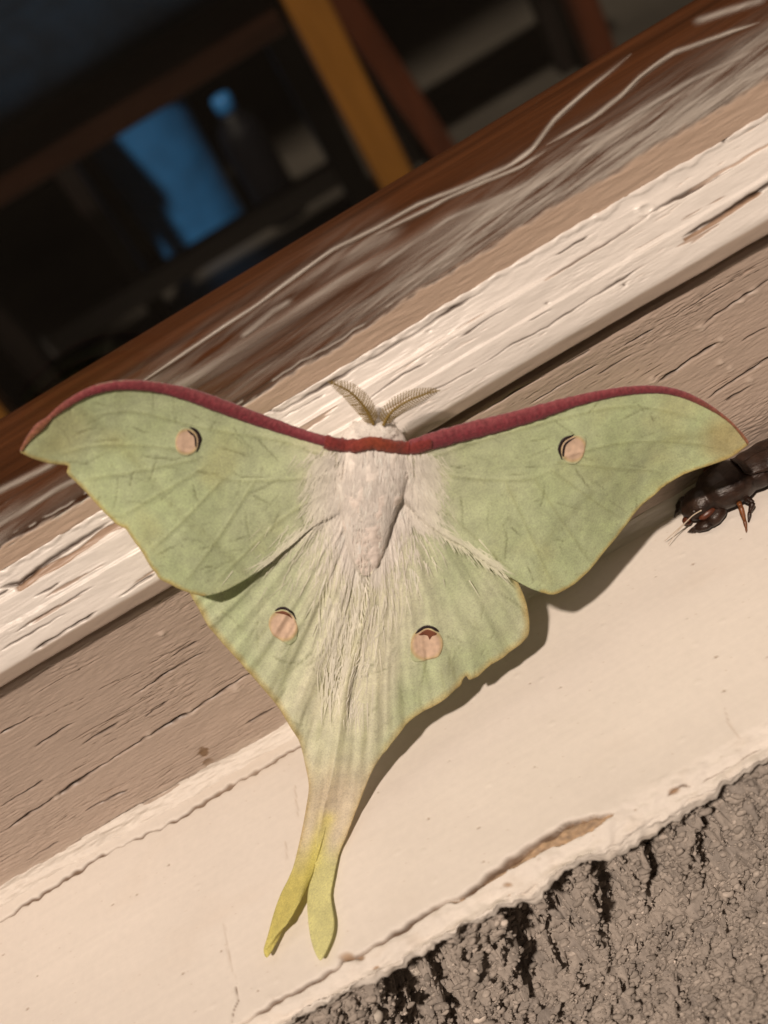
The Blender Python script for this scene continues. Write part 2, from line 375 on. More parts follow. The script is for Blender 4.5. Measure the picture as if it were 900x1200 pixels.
# paint that has come off in long flakes, the bare wood a step lower
fl = fbm(gx*0.035, gs*0.55, 21, 4)
flake = sstep(0.36, 0.40, fl)*front
rail_lines = [dict(w=2.4, d=0.55, p=[(0, 689), (24, 684), (44, 667), (61, 655), (98, 631), (132, 609)]),
              [(16, 743), (32, 732), (73, 709), (110, 686)], dict(w=2.0, d=0.5, p=[(39, 763), (75, 741), (115, 716)]),
              dict(w=1.8, d=0.45, p=[(139, 700), (160, 686), (181, 672)]), [(0, 763), (40, 740), (81, 716)],
              dict(w=1.8, d=0.5, p=[(300, 480), (330, 482), (370, 458), (410, 435), (450, 412), (485, 392), (520, 368), (565, 342)]),
              dict(w=1.6, d=0.45, p=[(639, 328), (675, 306), (713, 283), (745, 262), (776, 241), (830, 213), (877, 186)]),
              dict(w=2.2, d=0.6, p=[(799, 279), (820, 267), (846, 252), (870, 236), (900, 217), (930, 199)]),
              [(620, 376), (647, 361)], [(560, 430), (600, 404), (640, 384), (700, 345), (760, 308)], [(480, 470), (520, 452), (560, 430)],
              [(330, 490), (380, 462)], [(650, 300), (690, 276)], [(820, 180), (860, 156)], [(540, 395), (575, 372), (600, 359)],
              [(430, 470), (470, 440), (500, 425)], [(-30, 715), (10, 690)], [(40, 700), (70, 683)]]
cm = cracks(rail, rail_lines, 0.95, 0.30, seed=31)
gr = np.abs(fbm(gx*0.03, gs*0.9, 41, 3)); gmask = sstep(0.1, 0.5, fbm(gx*0.04+9, gs*0.2, 43, 2))
hair = np.exp(-(gr/0.018)**2)*gmask*front; rail.d -= 0.26*hair
# exposed strip beside the long split on the left, and the chipped orange split on the right
D1, T1 = dist_poly(rail.PX, rail.PY, [(22, 690), (46, 673), (66, 661), (80, 654), (100, 640), (128, 620), (140, 615)])
ex = (1-sstep(2.6, 3.6, D1+3.4*gn(gx*0.22, gs*0.5, 51)))
D2, _ = dist_poly(rail.PX, rail.PY, [(803, 281), (846, 256), (872, 238), (890, 226)])
ex2 = (1-sstep(1.8, 2.8, D2+1.2*gn(gx*0.4, gs*0.6, 52)))
ex = np.maximum(ex, ex2)
D3, _ = dist_poly(rail.PX, rail.PY, [(640, 328), (690, 297), (713, 284)]); ex = np.maximum(ex, 0.5*(1-sstep(0.8, 1.8, D3)))
flake = np.maximum(flake*0.75, ex); rail.d -= 0.22*flake
# ragged paint edge along the glass
edge = (1-sstep(0.25, 0.8, np.abs(gs-5.6+0.9*gn(gx*0.25, gx*0, 61)+0.3*gn(gx*1.1, gx*0, 62))))
rail.d += 0.45*edge*(0.5+0.5*gn(gx*0.4, gs*0, 63))
# shallow blister
Db = np.hypot(rail.PX-757, (rail.PY-246)*1.3); rail.d += 0.35*np.exp(-((Db-9)/3.0)**2)
for (a, b, r) in ((849, 165, 2.6), (732, 334, 1.6), (502, 388, 1.5), (640, 356, 1.5)):
    Dn = np.hypot(rail.PX-a, rail.PY-b); rail.d -= 0.5*np.exp(-(Dn/r)**2); cm = np.maximum(cm, np.exp(-(Dn/r)**2))
paint = np.array([0.775, 0.735, 0.69]); bare = np.array([0.30, 0.17, 0.09])
c = np.broadcast_to(paint, gx.shape+(3,))*(0.97+0.05*fbm(gx*0.03, gs*0.2, 71, 3))[..., None]
lipshade = sstep(20.2, 21.0, gs)  # shade on the lip's upright face, put into the paint colour
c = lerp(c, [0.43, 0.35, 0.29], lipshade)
c = lerp(c, np.array([0.60, 0.47, 0.36]), 0.45*hair)
c = lerp(c, bare, np.clip(flake*0.85, 0, 1)); c = lerp(c, [0.06, 0.03, 0.015], np.clip(cm*1.25-0.15, 0, 1)*0.9)
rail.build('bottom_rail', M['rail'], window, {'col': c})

# -- the taupe board below it
fine = profile([(20, 45.3), (0.7, 45.3), (0.05, 44.7), (0, 43.5), (0, -2.0)], 0.135, 0.3)
bd = Strip(xgrid(-125, 125, 0.42), fine, [(20, -2.0)])
gx, gs = bd.GX, bd.GS; front = sstep(20, 21, gs)
bd.d += 0.35*gn(gx*0.015, gs*0.05, 101)+0.10*fbm(gx*0.1, gs*0.35, 102, 3)
patch = sstep(-0.15, 0.4, fbm(gx*0.045, gs*0.08, 105, 3))
bd.d += front*(0.3+0.7*patch)*0.22*(1-np.abs(fbm(gx*0.3, gs*1.3, 107, 3)))**4
bd.d += front*0.10*fbm(gx*0.35, gs*1.6, 108, 3)
gr = np.abs(fbm(gx*0.022, gs*0.55, 141, 3)); gmask = sstep(0.0, 0.4, fbm(gx*0.035+4, gs*0.15, 143, 2))
hair = np.exp(-(gr/0.016)**2)*gmask*front; bd.d -= 0.22*hair
board_lines = [dict(w=1.9, d=0.6, p=[(-20, 990), (0, 978), (66, 934), (120, 898), (176, 862), (224, 834), (288, 792), (330, 768)]),
               dict(w=1.5, d=0.45, p=[(0, 946), (25, 931), (52, 914)]), [(96, 874), (118, 859), (140, 846)], [(152, 818), (196, 788), (240, 762)],
               [(170, 840), (196, 822)], [(288, 848), (324, 826)], [(80, 992), (130, 962), (176, 936), (248, 896), (336, 852)],
               [(40, 876), (88, 846)], [(0, 860), (40, 838)], [(200, 770), (232, 750)], [(30, 1010), (70, 985)], [(100, 950), (150, 925)],
               dict(w=1.6, d=0.5, p=[(772, 448), (806, 424), (843, 400)]), dict(w=1.6, d=0.5, p=[(821, 382), (848, 364), (877, 344), (900, 329), (930, 310)]),
               dict(w=1.5, d=0.5, p=[(828, 469), (862, 446), (900, 421), (930, 402)]), [(790, 363), (825, 342), (862, 321)],
               [(560, 478), (600, 452), (640, 430)], [(700, 440), (740, 415)], [(850, 470), (880, 452)], [(660, 420), (690, 402)],
               [(730, 400), (765, 378)], [(870, 400), (900, 383)], [(620, 470), (660, 445), (700, 423)],
               dict(w=1.8, d=0.6, p=[(615, 709), (640, 694), (700, 655), (760, 616), (800, 590), (860, 553)])]
cm = cracks(bd, board_lines, 1.25, 0.36, seed=131)
blob = np.zeros_like(gx)
for (a, b, r) in ((176, 862, 5), (224, 834, 5), (66, 934, 4), (277, 806, 5), (884, 341, 6), (822, 384, 5), (845, 398, 4), (868, 352, 5), (765, 446, 5), (856, 432, 4), (878, 446, 4), (845, 425, 4), (190, 742, 4)):
    Dn = np.hypot(bd.PX-a, bd.PY-b)+1.5*gn(gx*0.9, gs*0.9, 151); blob = np.maximum(blob, np.exp(-(Dn/r)**4)); bd.d += 0.35*np.exp(-(Dn/r)**2)
Ds = np.minimum(np.hypot(bd.PX-238, (bd.PY-880))/6, np.hypot(bd.PX-246, (bd.PY-893))/7)+0.45*gn(gx*0.7, gs*0.9, 152)
stain = 1-sstep(0.8, 1.1, Ds); bd.d -= 0.12*stain
paint = np.array([0.465, 0.375, 0.315])
c = np.broadcast_to(paint, gx.shape+(3,))*(0.98+0.07*fbm(gx*0.02, gs*0.12, 171, 3))[..., None]
c = lerp(c, [0.30, 0.21, 0.15], 0.5*hair); c = lerp(c, [0.05, 0.03, 0.02], np.clip(cm*1.25-0.15, 0, 1)*0.9)
c = lerp(c, [0.20, 0.12, 0.06], stain*0.9); c = lerp(c, [0.62, 0.53, 0.46], 0.5*blob)
low = sstep(20.0+44.2-4.5, 20+44.2-1, gs+0.9*gn(gx*0.15, gs*0, 172)); c = lerp(c, [0.62, 0.53, 0.45], low*0.6)
sh = np.zeros(gx.shape+(3,)); sh[..., 2] = -(0.25+1.15*sstep(-35, 45, gx)+0.25*gn(gx*0.05, gx*0, 181)+0.12*gn(gx*0.3, gx*0, 182))*(1-sstep(21.5, 28, gs))
bd.build('lower_board', M['board'], window, {'col': c}, sh)

# -- the lumpy bead of filler where the board meets the ledge
fine = profile([(0.2, 3.4), (-0.35, 3.2), (-0.9, 2.3), (-1.7, 1.2), (-2.7, 0.3), (-3.2, -0.3)], 0.13, 0.4)
ck = Strip(xgrid(-125, 60, 0.42), fine, [(0.2, -0.3)])
gx, gs = ck.GX, ck.GS
amp = 0.35+0.65*sstep(-10, -60, gx)
ck.d += 0.95*amp*fbm(gx*0.10, gs*0.45, 201, 4)+0.55*amp*np.abs(fbm(gx*0.2, gs*0.8, 202, 3))-0.55
cm = cracks(ck, [[(-20, 1092), (32, 1060), (85, 1025), (120, 1003), (176, 976), (205, 962), (262, 925), (310, 898), (348, 875), (380, 856)]], 1.7, 0.7, False, 1.6, 231)
c = np.broadcast_to(np.array([0.70, 0.65, 0.59]), gx.shape+(3,))*(0.97+0.08*fbm(gx*0.06, gs*0.4, 271, 3))[..., None]
c = lerp(c, [0.16, 0.10, 0.06], np.clip(cm*1.2-0.2, 0, 1)*0.85)
ck.build('filler_bead', M['caulk'], window, {'col': c})

# -- glass pane, frame and inner sill
glass = box('glass_pane', (-600, 600), (6.0, 9.5), (62.6, 2450), M['glass'], window)
for sx in (-1, 1):
    box('side_frame', tuple(sorted((sx*601, sx*672))), (-3, 45), (46.5, 2510), M['varnish'], window, 3)
box('top_frame', (-600.5, 600.5), (-3, 45), (2451, 2510), M['varnish'], window, 3)
fine = profile([(11.4, 61.2), (60, 61.2), (63.5, 60.2), (65.5, 57.5), (65.5, 42)], 0.6, 2)[::-1]
isl = Strip(xgrid(-130, 130, 1.2, 600), fine, [(11.4, 42)])
isl.d -= 0.12*fbm(isl.GX*0.01, isl.GS*0.12, 301, 3)
isl.build('inner_sill', M['varnish'], window, {})

# -- smeared paint and sealant on the outside of the glass
xs = xgrid(-60, 128, 0.45, 590); zs = np.arange(62.0, 92, 0.16)
GX, GZ = np.meshgrid(xs, zs); base = np.stack([GX, np.full_like(GX, 5.75), GZ], -1); PX, PY = to_px(base)
up = GZ-62.3                                                    # height over the rail
wv = 0.9*gn(GX*0.06, GX*0, 401)+0.3*gn(GX*0.4, GX*0, 402)
right = sstep(0, 75, GX)
strip_h = 3.3+1.5*right+wv
rough_edge = 0.8*fbm(GX*0.3, GZ*1.2, 403, 3)
tan_a = 1-sstep(strip_h-0.5, strip_h+0.25+0.8*right, up+rough_edge)
stk = fbm(GX*0.028, (GZ-0.035*GX)*0.42, 404, 3); stk2 = fbm(GX*0.10, (GZ-0.16*GX)*1.1, 405, 4)
stk3 = fbm(GX*0.07, (GZ-0.12*GX)*3.2, 406, 3)
env = np.exp(-((up-6.2-1.8*right)/(3.2+1.5*right))**2)*(0.22+0.75*right)
sm = np.clip(env*(0.70+0.9*stk+0.65*stk2+0.6*stk3), 0, 0.85)
# thumbed smear left of the middle
Dl, Tl = dist_poly(PX, PY, [(150, 470), (230, 418), (300, 372), (360, 330), (400, 300), (450, 275)], 60)
Dl2, _ = dist_poly(PX, PY, [(180, 470), (260, 425), (330, 380), (400, 330), (470, 295), (530, 258), (590, 232)], 60)
sm = np.maximum(sm, np.clip(np.exp(-(Dl/20)**2)*(0.30+0.55*stk+0.35*stk2), 0, 0.6))
sm = np.maximum(sm, np.clip(np.exp(-(Dl2/9)**2)*(0.50+0.6*stk), 0, 0.75))
lines_px = [[(150, 458), (200, 425), (250, 391), (300, 358), (345, 325), (390, 293), (440, 268), (490, 240), (550, 216), (600, 193), (625, 160+14), (650, 140), (690, 105), (740, 63)],
            [(440, 275), (500, 246), (525, 232), (570, 212), (610, 196), (640, 176)],
            [(640, 170), (690, 142), (725, 115), (750, 90), (790, 62), (845, 42), (890, 26)],
            [(810, 27), (850, 14), (900, -2)], [(430, 322), (480, 288), (525, 257), (590, 229), (640, 205)],
            [(280, 398), (320, 365), (345, 350)], [(660, 180), (720, 150), (800, 100), (860, 70), (900, 50)],
            [(-20, 628), (40, 590), (80, 566), (110, 552)], [(-20, 585), (30, 560), (70, 540)]]
for k, ln in enumerate(lines_px):
    D, T = dist_poly(PX+1.2*gn(GX*0.2, GZ*0.2, 420+k), PY, ln, 30)
    w = 2.6 if k < 3 else 3.6
    sm = np.maximum(sm, np.clip(np.minimum(T, 1-T)*9, 0, 1)*np.exp(-(D/w)**2)*(0.75+0.4*stk2))
left = 1-sstep(-42, -24, GX)
sm = np.maximum(sm, left*np.clip(np.exp(-((up-6.5)/3.5)**2)*(0.35+0.9*stk+0.5*stk2), 0, 0.7))
# dashed scrape just over the strip
dash = np.exp(-((up-strip_h-0.75)/0.22)**2)*sstep(0.0, 0.25, gn(GX*0.35, GX*0+GZ*0.1, 409))*(1-sstep(35, 60, GX))
al = np.clip(np.maximum(np.maximum(tan_a*0.97, sm), dash*0.85), 0, 1)*(1-sstep(26, 29, up))
V = base.copy(); V[..., 1] -= 0.25*al+0.12*fbm(GX*0.15, GZ*0.9, 410, 3)*al+0.12*tan_a
tanc = np.array([0.60, 0.46, 0.36]); gry = np.array([0.60, 0.56, 0.51])
c = lerp(np.broadcast_to(gry, GX.shape+(3,))*(0.95+0.25*stk)[..., None], tanc, tan_a); c = np.clip(c, 0.02, 0.9)
nx = len(xs); i = (np.arange(len(zs)-1)[:, None]*nx+np.arange(nx-1)[None]).ravel()
make_mesh('paint_smear', V.reshape(-1, 3), np.stack([i, i+1, i+nx+1, i+nx], 1), M['film'], glass, True, {'col': c.reshape(-1, 3), 'alpha': al.ravel()})
for k in (0, 1, 2):
    p = smooth_line(lines_px[k], 5); q = hit_y(p[:, 0], p[:, 1], 5.4); n = len(q)
    r = 0.20+0.12*gn(np.arange(n)*0.17, np.zeros(n), 430+k); r *= np.clip(np.minimum(np.arange(n), n-1-np.arange(n))/6, 0.15, 1)
    Vt, Ft = tube(q, np.clip(r, 0.05, 1), 8, 0.6, (0, -1, 0))
    o = make_mesh('sealant_line', Vt, Ft, M['bead'], glass)
    a = o.data.attributes.new('alpha', 'FLOAT', 'POINT')
    av = np.clip(0.42+0.5*gn(np.arange(len(Vt))*0.02, np.zeros(len(Vt)), 440+k), 0.1, 0.85).astype(np.float32); a.data.foreach_set('value', av)

# ------------------------------------------------------------------ ledge
fine = profile([(6, 0), (-51.0, 0), (-53.3, -0.5), (-55.3, -2.2), (-56.3, -5.0), (-56.4, -7.6), (-55.2, -8.6), (-52, -8.2)], 0.17, 0.9)
ld = Strip(xgrid(-125, 118, 0.34), fine, [(6, -8.0)])
gx, gs = ld.GX, ld.GS; flat = 57.0
ld.d += 0.30*gn(gx*0.02, gs*0.03, 501)+0.10*fbm(gx*0.07, gs*0.09, 502, 3)
rim = sstep(flat-1.5, flat+1.5, gs)
ld.d += rim*(0.75*fbm(gx*0.12, gs*0.16, 503, 4)+0.35*fbm(gx*0.5, gs*0.55, 504, 3))
# lumps on the rim
f1, f2, idv = worley(gx*0.35, gs*0.4, 505); ld.d += rim*sstep(59, 63, gs)*0.6*np.clip(0.55-f1, 0, 1)*(idv > 0.45)
split_hi = [(250, 1218), (280, 1200), (340, 1165), (360, 1153), (390, 1137), (403, 1124), (420, 1120), (450, 1100), (480, 1083), (513, 1060), (537, 1053), (553, 1042), (580, 1020), (607, 1002), (633, 983), (667, 963), (690, 957), (705, 955), (722, 953)]
split_lo = [(700, 970), (672, 984), (639, 997), (600, 1018), (567, 1037), (540, 1056)]
cm = cracks(ld, [dict(w=2.8, d=1.3, p=split_hi), dict(w=2.0, d=0.6, p=[(783, 935), (790, 924), (799, 921), (810, 923)]),
                 dict(w=1.6, d=0.4, p=[(276, 1150), (278, 1170), (272, 1200)]),
                 dict(w=2.0, d=0.7, p=[(-20, 1092), (32, 1060), (85, 1025), (120, 1003), (176, 976), (205, 962), (262, 925), (310, 898), (348, 875), (380, 856)]),
                 dict(w=1.0, d=0.2, p=[(820, 920), (845, 905), (870, 893), (895, 878)])], 1, 0.2, True, 2.2, 531)
hl = cracks(ld, [[(262, 1080), (264, 1095), (266, 1112), (270, 1130), (276, 1150)], [(345, 918), (348, 945), (349, 962)], [(335, 985), (337, 1010)], [(848, 826), (853, 845), (862, 858), (868, 868)]], 1.3, 0.06, True, 1.5, 537)
wedge = in_poly(ld.PX+2.0*gn(gx*0.7, gs*0.7, 541), ld.PY+2.0*gn(gx*0.7, gs*0.7, 542), split_hi[9:]+split_lo)
wedge = wedge.astype(float)
ld.d -= wedge*(0.75+0.45*fbm(gx*0.8, gs*0.8, 543, 3))
chipm = np.zeros_like(gx)
for (a, b, r) in ((405, 1120, 8), (443, 1137, 4), (595, 1037, 5), (598, 1052, 2.5), (790, 927, 6), (421, 1122, 5)):
    Dn = np.hypot(ld.PX-a, (ld.PY-b)*1.5)+1.2*gn(gx*0.8, gs*0.8, 551); g = np.exp(-(Dn/r)**4); ld.d -= 0.5*g; chipm = np.maximum(chipm, g)
f1, f2, idv = worley(gx*0.16, gs*0.2, 561); pit = (idv > 0.80)*(1-sstep(0.015, 0.03+0.25*(idv-0.80), f1))*sstep(-0.15, 0.15, fbm(gx*0.03, gs*0.04, 562, 3)+0.1); ld.d -= 0.16*pit
bump_ = (idv < 0.15)*np.exp(-(f1/0.09)**2); ld.d += 0.10*bump_
c = np.broadcast_to(np.array([0.72, 0.675, 0.62]), gx.shape+(3,))*(0.985+0.05*fbm(gx*0.025, gs*0.04, 571, 4))[..., None]
c = lerp(c, [0.66, 0.60, 0.53], rim*0.6*sstep(0, 0.5, fbm(gx*0.2, gs*0.25, 572, 3)))
c = lerp(c, [0.30, 0.22, 0.16], pit*0.75); c = lerp(c, np.clip(np.array([0.36, 0.24, 0.14])*(1+0.9*fbm(gx*0.7, gs*0.9, 573, 3))[..., None], 0.05, 0.6), wedge*0.92)
c = lerp(c, [0.13, 0.075, 0.04], np.clip(cm*1.6-0.25, 0, 1)*0.92); c = lerp(c, [0.33, 0.21, 0.12], chipm*0.85)
c = lerp(c, [0.40, 0.31, 0.23], hl*0.45)
c = lerp(c, np.array([0.60, 0.50, 0.40]), 0.22*sstep(0.1, 0.6, fbm(gx*0.03+3, gs*0.05, 574, 4)))
f1, f2, idv = worley(gx*0.42, gs*0.5, 575); c = lerp(c, [0.45, 0.36, 0.28], 0.35*(idv > 0.86)*(1-sstep(0.03, 0.05+0.08*(idv-0.86)*7, f1)))
c = c*(1+0.03*fbm(gx*0.02, gs*1.1, 576, 3))[..., None]
# the lower edge of the plaster wanders up and down along the wall
low = sstep(flat+2.5, flat+9.5, gs)
drop = np.interp(gx, [-120, -60, -40, -22, -12, -4, 2, 8, 14, 20, 26, 32, 40, 48, 60, 118], [3, 4, 6.2, 5.4, 4.6, 6.2, 4.6, 3.6, 5.8, 4.2, 2.6, 3.2, 3.6, 4.4, 4.6, 3])
drop = drop+1.2*gn(gx*0.2, gx*0, 581)+0.7*gn(gx*0.6, gx*0, 582)+0.4*gn(gx*1.5, gx*0, 583)
shift = np.zeros(gx.shape+(3,)); shift[..., 2] = low*drop; shift[..., 1] = low*drop*0.15
ledge = ld.build('window_ledge', M['ledge'], None, {'col': c}, shift)
tag(ledge, 'cream plastered window ledge with a long split along its crumbling front edge', 'ledge')

# ------------------------------------------------------------------ rendered wall under the ledge
house = tag(empty('house_wall', (0, 0, -550)), 'rough grey cement render wall below the cream ledge', 'wall')
_z = np.linspace(-4.6, -115, 430); fine = np.stack([-53.2-(_z+4.6)*tan(radians(2)), _z], 1)
st = Strip(xgrid(-48, 82, 0.26), fine, [(-49, -140), (-49, -550), (50, -550), (50, -9.0), (-40, -9.0), (-47, -6)])
gx, gs = st.GX, st.GS
h = 2.0*fbm(gx*0.055, gs*0.07, 603, 4)+1.7*fbm(gx*0.2, gs*0.24, 604, 3)+0.7*fbm(gx*0.6, gs*0.8, 605, 3)
for fq, amp, thr, sd in ((0.22, 2.2, 0.5, 611), (0.42, 2.0, 0.3, 612), (0.85, 1.15, 0.1, 613)):
    f1, f2, idv = worley((gx+0.8*fbm(gx*0.3, gs*0.3, 601, 2)+0.3*gs)*fq*0.85, (gs+0.8*fbm(gx*0.3, gs*0.3, 602, 2)-0.1*gx)*fq*1.1, sd); k_ = np.clip((idv-thr)/(1-thr), 0, 1); h = h+amp*k_*np.clip(1-(f1/(0.45+0.2*k_))**2, 0, 1)
hole = np.zeros_like(gx); gz = st.base[..., 2]; cav = np.zeros_like(gx); hq = 0.55*fbm(gx*0.3, gs*0.3, 621, 3)+0.2*fbm(gx*1.0, gs*1.0, 622, 2)
for (a, b, rx, ry, dp) in ((480, 1152, 24, 20, 4.5), (512, 1150, 20, 26, 5.5), (532, 1170, 12, 20, 5), (622, 1090, 34, 24, 6), (655, 1080, 18, 20, 5), (703, 1030, 26, 18, 5), (722, 1062, 9, 32, 4), (748, 998, 12, 14, 4), (866, 1070, 20, 20, 6), (808, 970, 16, 10, 4), (732, 1100, 9, 26, 3.5), (645, 1135, 10, 14, 4),
                       (872, 990, 16, 10, 4), (790, 1146, 14, 9, 4), (600, 1178, 12, 10, 4), (448, 1172, 14, 10, 4), (835, 1148, 11, 9, 4), (770, 1072, 8, 12, 3.5), (575, 1128, 9, 8, 3), (690, 1150, 10, 9, 3.5), (842, 942, 12, 7, 3), (885, 1040, 9, 8, 3), (560, 1185, 9, 9, 3.5), (665, 1190, 10, 8, 3.5), (760, 1120, 7, 9, 3)):
    cpt = hit_y(np.array(a), np.array(b), -53.0); r_x = rx*0.22; r_z = ry*0.27
    vz = (gz-cpt[2])/r_z; q = np.hypot((gx-cpt[0]-0.35*(gz-cpt[2]))/r_x, vz)+hq; m_ = 1-sstep(0.80, 1.0, q); t_ = np.clip((1-vz)/2, 0, 1)
    cav = np.maximum(cav, (dp*1.1+1.0)*m_*(1-t_)**1.1); hole = np.maximum(hole, m_*(1-t_))
for (a, b, rx, ry, dp) in ((484, 1146, 30, 8, 7), (522, 1158, 16, 12, 7.5), (612, 1088, 28, 10, 8), (646, 1072, 22, 8, 8), (704, 1030, 26, 10, 7.5), (748, 1000, 15, 9, 6), (808, 968, 17, 7, 6)):
    cpt = hit_y(np.array(a), np.array(b), -43.5); m_ = 1-sstep(0.35, 1.15, np.abs(gx-cpt[0]-0.25*(gz-cpt[2]))/(rx*0.19)+1.5*hq)
    m_ = m_*sstep(cpt[2]-ry*0.10-9.5, cpt[2]-ry*0.10+1, gz+2.5*hq); cav = np.maximum(cav, dp*m_); hole = np.maximum(hole, 0.3*m_)
h = h-cav
fade = sstep(0.0, 2.0, gs); st.d += (h-0.9)*fade
dark = sstep(0.2, -0.5, fbm(gx*0.12, gs*0.15, 631, 3))
c = lerp(np.broadcast_to(np.array([0.36, 0.318, 0.28]), gx.shape+(3,)), [0.28, 0.25, 0.225], dark)*(1+0.2*fbm(gx*0.9, gs*0.9, 632, 3))[..., None]
st.build('cement_render', M['stucco'], house, {'col': c})
# the sand and grit of the render, too many to count
def grain_shape(seed, sub=2):
    bm = bmesh.new(); bmesh.ops.create_icosphere(bm, subdivisions=sub, radius=1.0); r = np.random.default_rng(seed)
    V = np.array([v.co[:] for v in bm.verts]); F = np.array([[v.index for v in f.verts] for f in bm.faces]); bm.free()
    for _ in range(9):
        k = r.normal(size=3); k /= np.linalg.norm(k); t = V@k; lim = r.uniform(0.5, 0.85); V = V-np.clip(t-lim, 0, 9)[:, None]*k*0.85
    return V+r.normal(0, 0.03, V.shape), F
shapes = [grain_shape(k) for k in range(12)]; shapes_s = [grain_shape(k+40, 1) for k in range(12)]
nG = 30000; _w = 1+1.2*np.hypot(*np.gradient(st.d)).ravel()/0.26; jj = RNG.choice(st.GX.size, nG*5, p=_w/_w.sum()); keep = (st.PX.ravel()[jj] > 300) & (st.PX.ravel()[jj] < 960) & (st.PY.ravel()[jj] > 850) & (st.PY.ravel()[jj] < 1250) & (np.abs(st.GX.ravel()[jj]) < 80) & (RNG.uniform(size=nG*5) > 0.7*hole.ravel()[jj])
jj = jj[keep][:nG]; gV = []; gF = []; gC = []; off = 0
q0 = np.stack([st.GX.ravel(), (st.base[..., 1]-st.d).ravel(), st.base[..., 2].ravel()], 1)
szv = np.clip(0.17*RNG.pareto(2.2, len(jj))+0.15, 0.15, 1.0)
tone = fbm(st.GX*0.15, st.GS*0.18, 641, 3).ravel()
for i_, j in enumerate(jj):
    sz = szv[i_]; V0, F0 = shapes[i_ % 12] if sz > 0.32 else shapes_s[i_ % 12]; th_ = RNG.normal(0.15, 0.5); ph_ = RNG.uniform(0, 2*pi)
    sc_ = sz*np.array([RNG.uniform(1.0, 1.7), RNG.uniform(0.6, 0.95), RNG.uniform(0.6, 1.0)])
    W = V0 if i_ % 2 else V0[:, [2, 0, 1]]; W = W*sc_; x_, z_ = W[:, 0].copy(), W[:, 2].copy(); W = np.stack([x_*cos(th_)-z_*sin(th_), W[:, 1], x_*sin(th_)+z_*cos(th_)], 1)
    _u = RNG.uniform(); _j2 = min(j+len(st.X), len(q0)-1); p_ = q0[j]*(1-_u)+q0[_j2]*_u+np.array([RNG.uniform(-.2, .2), 0.35*sz-RNG.uniform(0, 0.7)*sz, RNG.uniform(-.2, .2)])
    gV.append(W+p_); gF.append(F0+off); off += len(W)
    b_ = 0.36*(1+0.3*tone[j])*RNG.uniform(0.78, 1.22)*(1.6 if RNG.uniform() < 0.03 else 1)
    gC.append(np.broadcast_to(np.array([b_, b_*0.885, b_*0.78]), (len(W), 3)))
grit = make_mesh('grit', np.vstack(gV), np.vstack(gF), M['grit'], house, True, {'col': np.vstack(gC)}); grit['kind'] = 'stuff'
for x0, x1 in ((-1960, -621), (621, 1960)): box('wall_panel', (x0, x1), (-53.2, 69), (-550, 2850), M['stucco'], house)
for x0, x1 in ((-620.5, -600.5), (600.5, 620.5)): box('wall_panel', (x0, x1), (-44, 50), (-549, -9), M['stucco'], house)
box('wall_panel', (-620.5, 620.5), (-53.2, 69), (2511, 2850), M['stucco'], house)
box('wall_panel', (-620.5, 620.5), (51, 69), (-550, 41.5), M['room_wall'], house)
box('wall_panel', (-620.5, 620.5), (20.5, 50.5), (-8.5, 41.5), M['room_wall'], house)
for o in [o for o in house.children if o.name.startswith('wall_panel')]:
    a = o.data.color_attributes.new('col', 'FLOAT_COLOR', 'POINT')
    for d_ in a.data: d_.color = (0.30, 0.265, 0.235, 1)
# pebbles and lime crumbs that stand out of the render
def stone_mesh(seed):
    bm = bmesh.new(); bmesh.ops.create_icosphere(bm, subdivisions=2, radius=1.0); r = random.Random(seed)
    k = [Vector((r.uniform(-1, 1), r.uniform(-1, 1), r.uniform(-1, 1))).normalized() for _ in range(7)]
    for v in bm.verts:
        s_ = 1.0
        for q in k:
            t = v.co.normalized().dot(q)
            if t > 0.72: s_ -= (t-0.72)*0.9
        v.co *= s_*r.uniform(0.95, 1.05)*MM
    me = bpy.data.meshes.new('pebble'); bm.to_mesh(me); bm.free()
    me.polygons.foreach_set('use_smooth', np.full(len(me.polygons), True, bool)); return me
stones = [stone_mesh(k) for k in range(5)]
for k, me in enumerate(stones): me.materials.append(M['pebble'] if k < 3 else M['lime'])
zero = np.zeros(1)
def render_depth(px, py):
    j = np.argmin((st.PX-px)**2+(st.PY-py)**2); return np.array([st.GX.ravel()[j], st.base[..., 1].ravel()[j]-st.d.ravel()[j], st.base[..., 2].ravel()[j]])
for (a, b, r, kd) in ((765, 992, 9, 3), (747, 991, 5, 4), (487, 1145+25, 10, 3), (548, 1157, 12, 4), (736, 1058, 6, 3), (725, 1053, 6, 4), (848, 1043, 9, 0), (860, 1056, 7, 1), (768, 1178, 12, 4), (590, 1145, 9, 0), (500, 1175, 9, 4),
                      (636, 1112, 9, 3), (665, 1125, 7, 1), (800, 1000, 7, 2), (835, 1000, 6, 0), (790, 1040, 7, 1), (880, 955, 6, 2), (885, 930, 7, 0), (700, 1100, 8, 1), (716, 1077, 8, 2), (560, 1105, 7, 3), (580, 1100, 8, 0),
                      (610, 1170, 8, 1), (660, 1165, 7, 2), (540, 1190, 9, 0), (440, 1185, 8, 3), (400, 1190, 7, 1), (820, 1120, 8, 0), (850, 1150, 9, 2), (745, 1140, 7, 1), (885, 1010, 6, 4), (690, 1165, 7, 0), (725, 1170, 6, 4), (620, 1140, 6, 3), (830, 1060, 5, 2), (780, 1090, 6, 1), (472, 1195, 8, 0)):
    p = render_depth(a, b); o = bpy.data.objects.new('pebble', stones[kd]); COL.objects.link(o); o.parent = house; o.matrix_parent_inverse = Matrix.Translation(-house.location)
    s_ = r*0.17*(0.85 if kd < 3 else 1.15); o.location = (p[0]*MM, (p[1]+0.35*s_)*MM, p[2]*MM); o.scale = (s_*1.15, s_*0.8, s_*0.8); o.rotation_euler = (random.uniform(-.4, .4), random.uniform(0, 6), random.uniform(-.4, .4))

